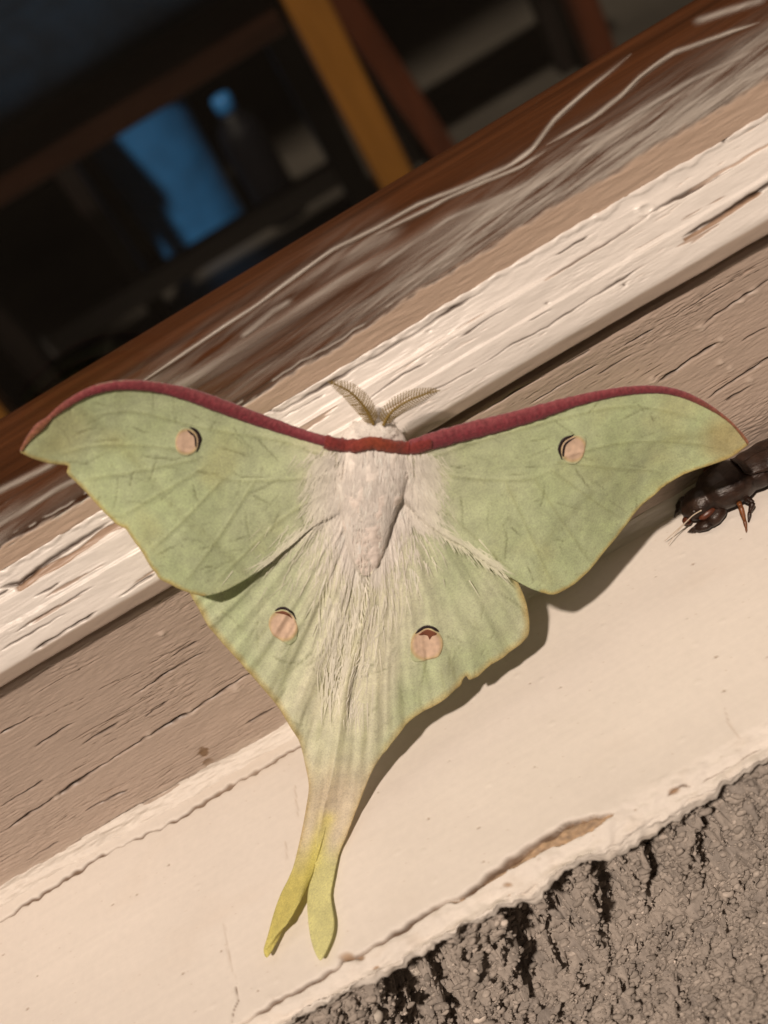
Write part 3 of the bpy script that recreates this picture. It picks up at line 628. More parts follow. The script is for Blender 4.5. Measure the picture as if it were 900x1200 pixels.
# ------------------------------------------------------------------ the moth
moth = tag(empty('moth', (-10, -22, 1)), 'pale green long tailed moth with maroon leading edges spread over the window ledge', 'moth')
PA = np.array([0, -5.6, 52.5]); PN = np.array([0, -51.0, 22.0]); PN /= np.linalg.norm(PN)      # the plane its wings lean along
def smin(a, b, k): 
    h_ = np.clip(0.5+0.5*(b-a)/k, 0, 1); return b*(1-h_)+a*h_-k*h_*(1-h_)
def moth_pos(px, py, h=0.0):
    d = ray(px, py); tp = ((PA-CAM)@PN)/(d@PN)
    tl = (1.3-CAM[2])/d[..., 2]; tg = (2.6-CAM[1])/d[..., 1]
    t = smin(smin(tp, tl, 7.0), tg, 6.0)
    return CAM+d*t[..., None]+np.asarray(h)[..., None]*PN
HEAD = (438, 500)
def wing_mesh(name, outline, step, hfun, cfun, mat, parent, thick=0.10):
    ol = np.asarray(outline, float); x0, y0 = ol.min(0); x1, y1 = ol.max(0)
    xs_, ys_ = np.meshgrid(np.arange(x0, x1, step), np.arange(y0, y1, step*0.87)); xs_ = xs_+(np.arange(xs_.shape[0]) % 2)[:, None]*step*0.5
    xs_ = xs_+RNG.uniform(-.15, .15, xs_.shape)*step; ys_ = ys_+RNG.uniform(-.15, .15, ys_.shape)*step
    q = np.stack([xs_.ravel(), ys_.ravel()], 1); q = q[in_poly(q[:, 0], q[:, 1], ol)]
    D, _ = dist_poly(q[:, 0], q[:, 1], np.vstack([ol, ol[:1]]), 5); q = q[D > step*0.55]
    pts = [Vector(p) for p in np.vstack([ol, q])]
    v, e, f, *_r = delaunay_2d_cdt(pts, [], [list(range(len(ol)))], 1, 1e-4)
    v = np.array([(p.x, p.y) for p in v]); f = np.array(f)
    P2 = v[f]; ar = (P2[:, 1, 0]-P2[:, 0, 0])*(P2[:, 2, 1]-P2[:, 0, 1])-(P2[:, 1, 1]-P2[:, 0, 1])*(P2[:, 2, 0]-P2[:, 0, 0])
    f = np.where((ar > 0)[:, None], f[:, ::-1], f)
    h = hfun(v[:, 0], v[:, 1]); top = moth_pos(v[:, 0], v[:, 1], h); bot = moth_pos(v[:, 0], v[:, 1], h-thick)
    n = len(v); col = cfun(v[:, 0], v[:, 1])
    ed = np.sort(np.concatenate([f[:, [0, 1]], f[:, [1, 2]], f[:, [2, 0]]]), 1); de = np.concatenate([f[:, [0, 1]], f[:, [1, 2]], f[:, [2, 0]]])
    key = ed[:, 0].astype(np.int64)*n+ed[:, 1]; u, ix, ct = np.unique(key, return_index=True, return_counts=True); b = de[ix[ct == 1]]
    side = np.concatenate([np.stack([b[:, 1], b[:, 0], b[:, 0]+n], 1), np.stack([b[:, 1], b[:, 0]+n, b[:, 1]+n], 1)])
    F = np.concatenate([f, f[:, ::-1]+n, side])
    return make_mesh(name, np.vstack([top, bot]), F, mat, parent, True, {'col': np.vstack([col, col])})

# outlines traced as the wings lie; left forewing
LF_costa = [(27, 527), (37, 510), (55, 490), (75, 472), (100, 456), (125, 447), (150, 444), (175, 445), (200, 449), (225, 454), (250, 462), (275, 471), (300, 481), (325, 490), (350, 499), (375, 506), (404, 512)]
LF_low = [(70, 484), (100, 466), (130, 457), (160, 456), (190, 460), (220, 469), (250, 480), (280, 491), (310, 501), (340, 510), (370, 518), (398, 524)]
LF_margin = [(240, 689), (220, 682), (205, 674), (192, 667), (187, 660), (180, 652), (170, 635), (163, 626), (157, 617), (152, 610), (140, 605), (125, 592), (107, 575), (92, 562), (81, 551), (82, 543), (62, 541), (40, 534), (27, 527)]
LF = np.vstack([smooth_line(LF_costa, 3), smooth_line([(402, 513), (425, 540), (420, 575), (395, 600), (370, 613), (352, 628), (335, 642), (310, 661), (285, 676), (260, 686), (240, 689)], 3)[1:], smooth_line(LF_margin, 3)[1:-1]])
RF_costa = [(880, 522), (870, 506), (850, 487), (820, 467), (790, 455), (760, 451), (730, 452), (700, 456), (650, 467), (600, 480), (550, 492), (510, 502), (478, 512)]
RF_low = [(850, 491), (820, 475), (790, 464), (760, 461), (720, 464), (675, 475), (625, 493), (575, 508), (525, 521), (480, 529)]
RF_margin = [(635, 695), (650, 698), (670, 692), (695, 675), (715, 655), (735, 637), (755, 615), (775, 595), (795, 575), (812, 561), (840, 547), (862, 536), (880, 522)]
RF = np.vstack([smooth_line(RF_costa, 3), smooth_line([(478, 512), (462, 540), (468, 575), (490, 604), (505, 616), (520, 627), (540, 638), (565, 655), (590, 671), (615, 686), (635, 695)], 3)[1:], smooth_line(RF_margin, 3)[1:-1]])
tailL = [(350, 870), (358, 900), (362, 923), (359, 947), (355, 970), (348, 1000), (340, 1023), (330, 1043), (320, 1067), (313, 1090), (309, 1107), (313, 1117), (322, 1108), (330, 1093), (336, 1074), (348, 1053), (367, 1023)]
LH_margin = [(215, 684), (222, 697), (232, 715), (240, 730), (255, 750), (275, 772), (295, 795), (315, 817), (335, 845)]
LH = np.vstack([smooth_line(LH_margin+tailL, 3), smooth_line([(367, 1023), (378, 985), (392, 930), (408, 870), (418, 800), (432, 730), (444, 660), (440, 590), (400, 575), (330, 615), (255, 665), (215, 684)], 3)[1:-1]])
RH_margin = [(560, 640), (600, 668), (612, 690), (622, 715), (625, 740), (620, 757), (600, 772), (580, 785), (555, 802), (549, 798), (545, 801), (542, 808), (535, 812), (515, 827), (490, 842), (470, 860), (453, 880), (438, 900), (427, 927), (417, 953), (407, 980), (397, 1007), (392, 1030), (388, 1053), (392, 1080), (390, 1097), (383, 1113), (376, 1124), (370, 1117), (365, 1103), (362, 1087), (360, 1060), (362, 1040), (367, 1023)]
RH = np.vstack([smooth_line(RH_margin, 3), smooth_line([(367, 1023), (371, 985), (382, 930), (391, 890), (396, 850), (401, 805), (412, 765), (424, 725), (432, 690), (436, 640), (440, 590), (490, 598), (560, 640)], 3)[1:-1]])

def creases(px, py, seed, n, box_, amp, dirs):
    r = np.random.default_rng(seed); h = np.zeros_like(px)
    for _ in range(n):
        a = r.uniform(box_[0], box_[2]); b = r.uniform(box_[1], box_[3]); th = dirs(a, b)+r.normal(0, 0.5)+(1.3 if r.uniform() < 0.3 else 0); L = r.uniform(10, 46)
        p = [(a, b)]
        for k in range(3): th += r.normal(0, 0.16); p.append((p[-1][0]+cos(th)*L/3, p[-1][1]+sin(th)*L/3))
        D, T = dist_poly(px, py, p, 8); h -= amp*r.uniform(0.3, 1.1)*np.exp(-(D/1.0)**2)*np.clip(np.minimum(T, 1-T)*6, 0.2, 1)
        h += amp*0.35*np.exp(-((D-2.6)/1.5)**2)*np.clip(np.minimum(T, 1-T)*6, 0.0, 1)
    return h
def veins(px, py, lines, amp, w):
    h = np.zeros_like(px)
    for ln in lines:
        D, T = dist_poly(px, py, smooth_line(ln, 4), 12); h = np.maximum(h, np.exp(-(D/w)**2)*np.clip((1-T)*5, 0, 1))
    return amp*h
LF_veins = [[(400, 540), (330, 515), (240, 500), (150, 480), (80, 495)], [(400, 550), (340, 560), (270, 560), (232, 540)], [(232, 528), (180, 520), (110, 520), (60, 535)],
            [(232, 535), (180, 545), (120, 555), (92, 562)], [(240, 545), (195, 570), (150, 595), (135, 600)], [(262, 558), (220, 600), (175, 640)], [(300, 560), (260, 620), (215, 678)], [(400, 565), (340, 600), (270, 660), (245, 685)]]
RF_veins = [[(478, 540), (560, 515), (650, 490), (740, 475), (850, 500)], [(478, 548), (560, 560), (620, 560), (652, 545)], [(655, 535), (720, 520), (800, 520), (865, 530)],
            [(652, 540), (720, 550), (790, 560)], [(645, 550), (700, 590), (745, 620)], [(625, 560), (665, 620), (700, 665)], [(590, 562), (620, 625), (650, 692)], [(478, 565), (530, 605), (590, 660), (620, 685)]]
def forewing_h(side):
    base_x = 400 if side < 0 else 478; vl = LF_veins if side < 0 else RF_veins
    cost = LF_costa if side < 0 else RF_costa; marg = LF_margin if side < 0 else RF_margin
    def f(px, py):
        out = np.clip(np.abs(px-base_x)/400.0, 0, 1.2)
        Dc, _ = dist_poly(px, py, cost, 400); Dm, _ = dist_poly(px, py, marg, 400)
        h = 0.75+1.1*np.exp(-(Dc/55)**2)+1.2*np.exp(-(out/0.13)**2)*np.exp(-((py-520)/50)**2)
        if side < 0: h += 4.6*sstep(10, 190, Dc)*sstep(0.12, 0.5, out)
        h -= (9.0 if side > 0 else 0.0)*sstep(0.25, 0.95, out)*sstep(20, 170, Dc)*sstep(180, 0, Dm)
        h -= (2.6 if side > 0 else 0.0)*sstep(0.5, 1.0, out)
        h += veins(px, py, vl, 0.13, 2.0)
        inner = LF[51:85] if side < 0 else RF[39:72]
        h += 0.30*fbm(px*0.016, py*0.016, 701+side, 2)+0.11*fbm(px*0.05, py*0.05, 703+side, 4)
        # scalloped curl along the margin
        h += 0.30*np.exp(-(Dm/6)**2)*gn(px*0.05, py*0.05, 705)
        h += creases(px, py, 710+side, 75, ((60, 470, 380, 660) if side < 0 else (500, 470, 850, 680)), 0.09,
                     (lambda a, b: atan2(b-520, a-base_x)))
        return h
    return f
def near_body(px, py):
    D, _ = dist_poly(px, py, [(438, 505), (436, 600), (430, 690), (412, 770), (400, 860)], 400); return D
GREEN = np.array([0.655, 0.765, 0.475]); PALE = np.array([0.82, 0.86, 0.66]); WHITE = np.array([0.95, 0.93, 0.84])
YELLOW = np.array([0.72, 0.60, 0.20]); TAN = np.array([0.62, 0.46, 0.18]); OLIVE = np.array([0.32, 0.35, 0.15]); PINKISH = np.array([0.84, 0.73, 0.61]); LEMON = np.array([0.80, 0.75, 0.24])
def forewing_col(side):
    base_x = 400 if side < 0 else 478; marg = LF_margin if side < 0 else RF_margin; vl = LF_veins if side < 0 else RF_veins
    band = [(100, 480), (150, 525), (210, 590), (255, 632), (290, 668)] if side < 0 else [(838, 505), (800, 515), (750, 532), (690, 585), (650, 622), (632, 668)]
    def f(px, py):
        c = np.broadcast_to(GREEN, px.shape+(3,)); n1 = fbm(px*0.02, py*0.02, 721+side, 4)
        c = lerp(c, GREEN*np.array([1.08, 1.05, 1.15]), np.clip(0.5+n1, 0, 1)); c = lerp(c, PALE, 0.35*(1-sstep(60, 190, np.abs(px-base_x))))
        D = near_body(px, py); c = lerp(c, WHITE, 0.92*(1-sstep(26, 112, D+22*fbm(px*0.05, py*0.03, 722, 3))))
        Db, Tb = dist_poly(px, py, smooth_line(band, 4), 40); c = lerp(c, OLIVE, 0.28*np.exp(-(Db/5)**2)*(0.6+0.6*gn(px*0.1, py*0.1, 723)))
        vv = veins(px, py, vl, 1.0, 1.3); c = lerp(c, OLIVE*1.25, 0.30*vv)
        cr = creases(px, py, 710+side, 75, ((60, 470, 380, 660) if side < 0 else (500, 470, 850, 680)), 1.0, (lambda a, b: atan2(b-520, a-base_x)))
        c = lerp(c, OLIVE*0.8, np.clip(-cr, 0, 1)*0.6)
        sp = sstep(0.35, 0.55, fbm(px*0.16, py*0.16, 724+side, 3)); c = lerp(c, OLIVE, 0.30*sp); c = lerp(c, YELLOW*np.array([1.0, 1.15, 1.6]), 0.28*sstep(0.0, 0.6, fbm(px*0.012+5, py*0.012, 726+side, 3)))
        Dm, _ = dist_poly(px, py, marg, 40); Dm = Dm+1.2*gn(px*0.12, py*0.12, 725)
        c = lerp(c, YELLOW, 0.62*(1-sstep(1.5, 5.5, Dm))); c = lerp(c, TAN, 0.55*(1-sstep(0.6, 2.4, Dm)))
        tip = (80, 500) if side < 0 else (855, 515); Dt = np.hypot(px-tip[0], py-tip[1]); c = lerp(c, TAN*0.9, (0.22 if side < 0 else 0.55)*(1-sstep(10, 45, Dt)))
        return c
    return f
AX = np.array([[438, 560], [425, 700], [404, 800], [388, 900], [375, 1000]], float)
def axis_x(py): return np.interp(py, AX[:, 1], AX[:, 0])
def hind_h(side):
    marg = LH_margin+tailL[:1] if side < 0 else RH_margin[:24]
    def f(px, py):
        dx = px-axis_x(py); ang = dx/np.clip(py-520, 40, 600)*300
        conv = sstep(640, 900, py)
        h = 0.7*gn(ang*0.035, py*0.004, 731+side)*(0.5+0.9*conv)+0.42*gn(ang*0.09, py*0.007, 733+side)*(0.6+0.9*conv)*(0.3+0.7*np.exp(-(dx/75)**2))+(0.15+0.85*np.exp(-(dx/60)**2))*(0.20*gn(ang*0.2, py*0.014, 735+side)+0.07*gn(ang*0.5, py*0.03, 736+side))
        h *= 1-0.75*sstep(960, 1030, py)
        h += 0.10*fbm(px*0.04, py*0.04, 737, 3)
        Dm, _ = dist_poly(px, py, marg, 60); h -= 0.8*np.exp(-(Dm/28)**2)+(2.2*np.exp(-(Dm/45)**2)*sstep(500, 600, px) if side > 0 else 0); h += 0.2*np.exp(-(Dm/5)**2)*gn(px*0.06, py*0.06, 738)
        if side > 0:
            Ds, _ = dist_poly(px, py, [(436, 660), (424, 725), (412, 765), (401, 805), (396, 850), (391, 890), (382, 930)], 60)
            h += 0.6*np.exp(-(Ds/50)**2)+1.25*np.exp(-(Ds/11)**2)*sstep(640, 720, py)*(1-0.75*sstep(850, 960, py)); h += 0.3*np.exp(-((px-600)/30)**2)
            # mid rib of the right tail
            h += sstep(1000, 1050, py)*0.35*(1-np.clip(np.abs(px-(376+0.02*(py-1060)))/16, 0, 1))
        else:
            # left tail is twisted along its length
            cx = np.interp(py, [1000, 1023, 1040, 1055, 1080, 1107, 1117], [357, 356, 350, 342, 325, 311, 312])
            tw = sstep(995, 1040, py); d2 = px-cx
            h += tw*np.where(d2 < 0, 4.8*np.exp(-(d2/13)**2), 4.8-np.clip(d2, 0, 13)*0.42)*np.clip((1125-py)/60, 0.25, 1)
            # fold over the abdomen tip
            h += 0.5*np.exp(-((px-400)/16)**2)*np.exp(-((py-660)/60)**2)
        h += creases(px, py, 740+side, 34, ((240, 690, 400, 880) if side < 0 else (430, 690, 610, 850)), 0.15, (lambda a, b: atan2(b-560, a-438)))
        return h
    return f
def hind_col(side):
    marg = np.array(LH_margin+tailL[:6]) if side < 0 else np.array(RH_margin[:22])
    def f(px, py):
        c = np.broadcast_to(GREEN*np.array([1.08, 1.05, 1.15]), px.shape+(3,)); n1 = fbm(px*0.02, py*0.012, 751+side, 4)
        c = lerp(c, PALE, np.clip(0.35+0.8*n1, 0, 0.9))
        dx = px-axis_x(py); stn = fbm(dx/np.clip(py-520, 40, 600)*14, py*0.01, 752, 3)
        D = np.abs(dx); c = lerp(c, WHITE*np.array([0.98, 1.0, 0.92]), np.clip(0.97*(1-sstep(22, 125-0.10*(py-560), D+26*stn))*(1-sstep(800, 960, py)*0.65), 0, 1))
        c = lerp(c, OLIVE*1.3, 0.28*sstep(0.15, 0.5, fbm(dx/np.clip(py-520, 40, 600)*28, py*0.012, 753, 3))*sstep(660, 760, py))
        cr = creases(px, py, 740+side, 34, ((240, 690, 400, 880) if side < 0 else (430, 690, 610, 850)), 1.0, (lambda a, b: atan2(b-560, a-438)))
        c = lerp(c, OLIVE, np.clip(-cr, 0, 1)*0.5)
        t1 = sstep(865, 935, py+10*stn); c = lerp(c, PINKISH, 0.72*t1)
        Dm, _ = dist_poly(px, py, marg, 60); Dm = Dm+1.5*gn(px*0.08, py*0.08, 754)
        c = lerp(c, YELLOW*np.array([0.95, 0.95, 1.2]), 0.65*(1-sstep(2, 10, Dm))*(1-0.6*sstep(850, 900, py))); c = lerp(c, TAN, 0.5*(1-sstep(0.8, 2.6, Dm)))
        t2 = sstep(975, 1030, py+10*stn-18*np.exp(-((px-372)/10)**2)*(py < 1030)*-1); c = lerp(c, LEMON if side < 0 else np.array([0.82, 0.82, 0.42]), 0.9*t2)
        Dy, _ = dist_poly(px, py, [(384, 960), (376, 985), (368, 1010), (362, 1020)], 40); c = lerp(c, LEMON, 0.7*np.exp(-(Dy/9)**2))
        return c
    return f
hw_l = wing_mesh('hindwing', LH, 2.3, hind_h(-1), hind_col(-1), M['wing'], moth)
hw_r = wing_mesh('hindwing', RH, 2.3, hind_h(1), hind_col(1), M['wing'], moth)
fw_l = wing_mesh('forewing', LF, 2.1, forewing_h(-1), forewing_col(-1), M['wing'], moth)
fw_r = wing_mesh('forewing', RF, 2.1, forewing_h(1), forewing_col(1), M['wing'], moth)

def spot(parent, hf, disc, dark, second, second_mat, skin=(0.66, 0.49, 0.37)):
    disc = smooth_line(disc, 4, True); cen = disc.mean(0)
    def colr(px, py):
        r = np.hypot(px-cen[0], py-cen[1])/np.hypot(disc[:, 0]-cen[0], disc[:, 1]-cen[1]).mean()
        c = np.broadcast_to(np.array(skin), px.shape+(3,)); c = lerp(c, [0.56, 0.44, 0.18], sstep(0.68, 0.92, r)*0.6); c = lerp(c, GREEN*0.72, sstep(0.88, 1.06, r)*0.9); return c*(0.95+0.15*gn(px*0.15, py*0.15, 761))[..., None]
    wing_mesh('eyespot', disc, 1.6, lambda x, y: hf(x, y)+0.06, colr, M['eyespot'], parent, 0.15)
    one = lambda x, y: np.ones(x.shape+(3,))
    mid = (np.array(dark[0])+np.array(dark[-1]))/2
    wing_mesh('crescent', smooth_line(dark, 3, True), 1.2, lambda x, y: hf(x, y)+0.12, one, M['crescent'], parent, 0.14)
    wing_mesh('crescent', smooth_line(second, 3, True), 1.2, lambda x, y: hf(x, y)+0.11, one, M[second_mat], parent, 0.14)
spot(fw_l, forewing_h(-1), [(218, 499), (225, 501), (231, 506), (234, 514), (232, 524), (228, 528), (222, 531), (214, 530), (209, 525), (207, 515), (209, 507), (213, 501)],
     [(222.7, 498.6), (228.7, 499.6), (233.3, 503), (236.3, 508.7), (237.4, 513), (236, 517.5), (234.5, 522.7), (231.3, 527.4), (232.5, 522.7), (233.2, 516), (232.7, 510), (230.5, 505.5), (227.2, 502)],
     [(220, 501.6), (224.7, 503.8), (228.3, 506.4), (230.7, 510.5), (231.5, 516), (231, 521.6), (229.5, 519.3), (229.1, 513.3), (227.8, 509), (224, 506.2)], 'crescent')
spot(fw_r, forewing_h(1), [(671, 509.5), (680, 509), (685, 513), (684, 524), (681, 536), (673, 543), (664, 542), (657, 536), (655, 526), (657, 519), (662, 513)],
     [(670.3, 507.6), (666.7, 508.6), (661.3, 510), (656.5, 513), (653.4, 518), (651.8, 523.3), (652, 527.3), (653.5, 531.3), (656.7, 537.6), (656.2, 532.7), (655.3, 527.3), (655.7, 522), (658.3, 516.9), (662.2, 513.3), (666.8, 511)],
     [(672.3, 510.8), (666.7, 513), (662, 515.7), (658.6, 520), (657.1, 526), (656.9, 533), (658.9, 532.7), (659.9, 526), (661.5, 520.2), (664.9, 516.6)], 'crescent')
spot(hw_l, hind_h(-1), [(320, 717), (330, 714), (338, 717), (345, 724), (349, 735), (348, 748), (340, 755), (330, 751), (320, 744), (315, 733), (316, 724)],
     [(322, 715.5), (325.3, 712.4), (330, 710.9), (335.3, 711.3), (340.2, 714.3), (344.4, 718.5), (347, 725.6), (344.4, 722.2), (340.5, 717.6), (335.9, 714.6), (330, 713.6), (326, 714.7)],
     [(322, 717.9), (326.7, 716.5), (332, 715.7), (337.6, 718), (342.9, 725), (339.8, 723), (335.9, 720.4), (330.7, 719)], 'crescent_red')
spot(hw_r, hind_h(1), [(484, 742), (492, 738), (502, 736), (512, 739), (518, 747), (519, 757), (514, 768), (504, 773), (490, 776), (482, 772), (481, 756)],
     [(486.5, 742), (490.5, 737.1), (496, 734), (502, 732.6), (507.4, 733.3), (511.6, 735.8), (514.3, 739.6), (509.9, 738.3), (505.3, 736), (500, 736), (494.7, 738), (490, 741)],
     [(490.5, 743.9), (496.7, 739.1), (502, 737.7), (507.4, 738.7), (511.6, 742), (506, 745), (503.3, 749.5), (501.3, 745.3), (496.7, 744.2)], 'crescent_red')

def costal(parent, up_, lo_, hf, seed, flip):
    u = resample(smooth_line(up_, 4), 2.0); l = smooth_line(lo_, 4); T = np.linspace(0, 1, 260)
    def at(p): 
        L = np.r_[0, np.cumsum(np.hypot(*np.diff(p, axis=0).T))]; return np.stack([np.interp(T*L[-1], L, p[:, k]) for k in (0, 1)], 1)
    a = at(u); d = np.array([np.min(np.hypot(l[:, 0]-q[0], l[:, 1]-q[1])) for q in a]); k = np.array([np.argmin(np.hypot(l[:, 0]-q[0], l[:, 1]-q[1])) for q in a])
    w = np.clip(d*0.9, 2.0, 20)*0.5; w = np.minimum(w, 1.4+T*40 if not flip else 1.4+T*40)
    dirv = l[k]-a; dirv /= np.linalg.norm(dirv, axis=1)[:, None]+1e-9; sm_ = np.hanning(21); sm_ /= sm_.sum(); pw_ = np.r_[np.full(10, w[0]), w, np.full(10, w[-1])]; w = np.convolve(pw_, sm_, 'valid')
    mid = a+dirv*w[:, None]; mid = np.stack([np.convolve(np.r_[np.full(10, 2*mid[0, q])-mid[10:0:-1, q], mid[:, q], np.full(10, 2*mid[-1, q])-mid[-2:-12:-1, q]], sm_, 'valid') for q in (0, 1)], 1)
    h = hf(mid[:, 0], mid[:, 1]); P = moth_pos(mid[:, 0], mid[:, 1], np.convolve(np.r_[np.full(10, h[0]), h, np.full(10, h[-1])], sm_, 'valid')+0.05); r = w/6.55*0.98*(1+0.04*gn(T*30, T*0, seed))
    V, F = tube(P, r, 12, 0.55, PN); n = len(P)
    ang = np.tile(np.sin(np.arange(12)*2*pi/12), n); tt = np.repeat(T, 12)
    c = lerp(np.broadcast_to(np.array([0.175, 0.026, 0.038]), (len(V)-2, 3)), [0.24, 0.13, 0.05], 0.8*(1-sstep(0.0, 0.30, tt)))
    c = lerp(c, [0.34, 0.11, 0.115], np.clip(0.12+0.35*fbm(tt*90, ang*2, seed+3, 3)+0.35*np.tile(np.cos(np.arange(12)*2*pi/12), n)*(1 if flip else -1), 0, 0.7)); c = np.vstack([c, c[:1], c[-1:]])  # pinker upper side: light from above put into the colour, mottled at random
    nz = V-np.vstack([np.repeat(P, 12, 0), P[:1], P[-1:]]); V = V+nz*(0.07*gn(np.r_[tt*60, 0, 0], np.r_[ang*1.5, 0, 0], seed+5))[:, None]
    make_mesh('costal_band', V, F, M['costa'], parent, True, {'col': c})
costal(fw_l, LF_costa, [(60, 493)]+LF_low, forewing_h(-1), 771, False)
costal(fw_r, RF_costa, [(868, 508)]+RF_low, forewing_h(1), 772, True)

# body: head, thorax and abdomen in one loft
BR = np.array([(490, 437, 3, .5), (493, 437, 15, 2.2), (497, 437, 24, 3.2), (503, 437, 31, 3.8), (512, 437, 38, 4.0), (530, 437, 44, 4.1), (552, 435, 46, 4.1), (575, 433, 41, 3.7),
               (598, 431, 33, 3.2), (620, 430, 27, 2.7), (640, 429, 22, 2.2), (655, 429, 17, 1.7), (664, 429, 12, 1.3), (671, 429, 7, 0.9), (674, 429, 2, 0.6)], float)
ys = np.linspace(490, 674, 96); bx = np.interp(ys, BR[:, 0], BR[:, 1]); bw = np.interp(ys, BR[:, 0], BR[:, 2]); bt = np.interp(ys, BR[:, 0], BR[:, 3])
ker = np.hanning(9); ker /= ker.sum()
for arr in (bw, bt): arr[4:-4] = np.convolve(arr, ker, 'same')[4:-4]
def body_top(px, py):
    w = np.interp(py, ys, bw, left=0.01, right=0.01); t = np.interp(py, ys, bt, left=0, right=0); x = (px-np.interp(py, ys, bx))/np.maximum(w, 0.01)
    return np.where(np.abs(x) < 1, 0.4+(t-0.4)*np.sqrt(np.clip(1-x*x, 0, 1)), 0)
nth = 40; th = np.arange(nth)*2*pi/nth; V = []; cl = []
for k in range(len(ys)):
    X_ = bx[k]+bw[k]*np.cos(th); hh = 0.4+np.where(np.sin(th) > 0, (bt[k]-0.4)*np.sin(th), np.sin(th)*min(4.6, bw[k]*0.12)*(1-0.75*sstep(585, 640, ys[k])))
    up_ = np.sin(th) > 0
    hh = hh+up_*(1.0*fbm(X_*0.06, ys[k]*0.03+0*X_, 781, 3)+0.45*fbm(X_*0.2, ys[k]*0.05+0*X_, 782, 3))*sstep(490, 500, ys[k])*(1-sstep(655, 672, ys[k]))
    V.append(moth_pos(X_, np.full(nth, ys[k]), hh))
    pk = sstep(535, 600, ys[k]+8*gn(X_*.05, ys[k]*.05+0*X_, 783)); base_c = lerp(np.broadcast_to(np.array([0.90, 0.85, 0.79]), (nth, 3)), np.array([0.84, 0.76, 0.70]), pk*np.ones(nth))
    ring = 0.25*sstep(590, 620, ys[k])*max(0, sin(ys[k]*0.42))**4; cl.append(base_c*(1-ring*0.5))
V = np.array(V).reshape(-1, 3); n = len(ys)
F = [(i*nth+k, (i+1)*nth+k, (i+1)*nth+(k+1) % nth, i*nth+(k+1) % nth) for i in range(n-1) for k in range(nth)]+[tuple(range(nth)), tuple(range((n-1)*nth, n*nth))[::-1]]
make_mesh('body', V, F, M['body'], moth, True, {'col': np.vstack(cl)})

# maroon collar that joins the two leading edges
cp = smooth_line([(380, 513.5), (392, 516.5), (404, 518.5), (418, 517.5), (430, 514.5), (440, 514.5), (455, 518), (470, 521), (481, 521), (491, 518.5), (502, 515)], 6)
_e = np.abs(cp[:, 0]-438)/46; hh = np.maximum(body_top(cp[:, 0], cp[:, 1]), 0)*(1-sstep(0.5, 1, _e))+sstep(0.5, 1, _e)*np.where(cp[:, 0] < 438, forewing_h(-1)(cp[:, 0], cp[:, 1]), forewing_h(1)(cp[:, 0], cp[:, 1]))+0.15
Vc, Fc = tube(moth_pos(cp[:, 0], cp[:, 1], hh), 1.12+0.12*gn(np.arange(len(cp))*0.3, np.zeros(len(cp)), 791), 12, 0.8, PN)
mid_o = np.exp(-((np.arange(len(cp))/len(cp)-0.48)/0.2)**2); cc = lerp(np.broadcast_to(np.array([0.20, 0.032, 0.03]), (len(cp), 3)), np.array([0.25, 0.055, 0.02]), mid_o*0.7)
cc = np.vstack([np.repeat(cc, 12, 0), cc[:1], cc[-1:]]); Vc = Vc+0.07*RNG.normal(size=Vc.shape)
make_mesh('collar', Vc, Fc, M['costa'], moth, True, {'col': cc})

# fur: flat tapering hairs lying along the body and the wing roots
fhl, fhr, hhl, hhr = forewing_h(-1), forewing_h(1), hind_h(-1), hind_h(1)
def surf_h(px, py):
    h = np.where(px < axis_x(py)+4, hhl(px, py), hhr(px, py)); a = in_poly(px, py, LF); b = in_poly(px, py, RF)
    h = np.where(a, np.maximum(h, fhl(px, py)), h); h = np.where(b, np.maximum(h, fhr(px, py)), h)
    return np.maximum(h, body_top(px, py))
roots = []
def scatter(n, fx, fy, keep=lambda x, y: np.ones(x.shape, bool)):
    x = fx(n); y = fy(n); k = keep(x, y); return np.stack([x[k], y[k]], 1)
g_ = RNG
roots.append(scatter(2600, lambda n: 436+g_.normal(0, 28, n), lambda n: g_.uniform(522, 610, n)))                                  # thorax
roots.append(scatter(900, lambda n: 437+g_.normal(0, 12, n), lambda n: g_.uniform(494, 507, n), lambda x, y: np.abs(x-437) < 25))                                   # head
roots.append(scatter(800, lambda n: 392-np.abs(g_.normal(0, 22, n)), lambda n: g_.uniform(528, 600, n)))                          # wing roots
roots.append(scatter(900, lambda n: 484+np.abs(g_.normal(0, 22, n)), lambda n: g_.uniform(528, 610, n)))
roots.append(scatter(1200, lambda n: 425+g_.normal(0, 44, n), lambda n: 595+np.abs(g_.normal(0, 60, n))))                                  # hindwing roots
roots.append(scatter(350, lambda n: 402+g_.normal(0, 20, n), lambda n: g_.uniform(700, 830, n)))
for sg in (-1, 1):                                                                                                                 # hair over the flanks of the abdomen
    yy = g_.uniform(555, 668, 850); roots.append(np.stack([np.interp(yy, ys, bx)+sg*np.interp(yy, ys, bw)*g_.uniform(0.72, 1.25, 850), yy], 1))
roots.append(np.stack([g_.uniform(372, 412, 700), g_.uniform(560, 606, 700)], 1)); roots.append(np.stack([g_.uniform(462, 505, 700), g_.uniform(560, 612, 700)], 1))
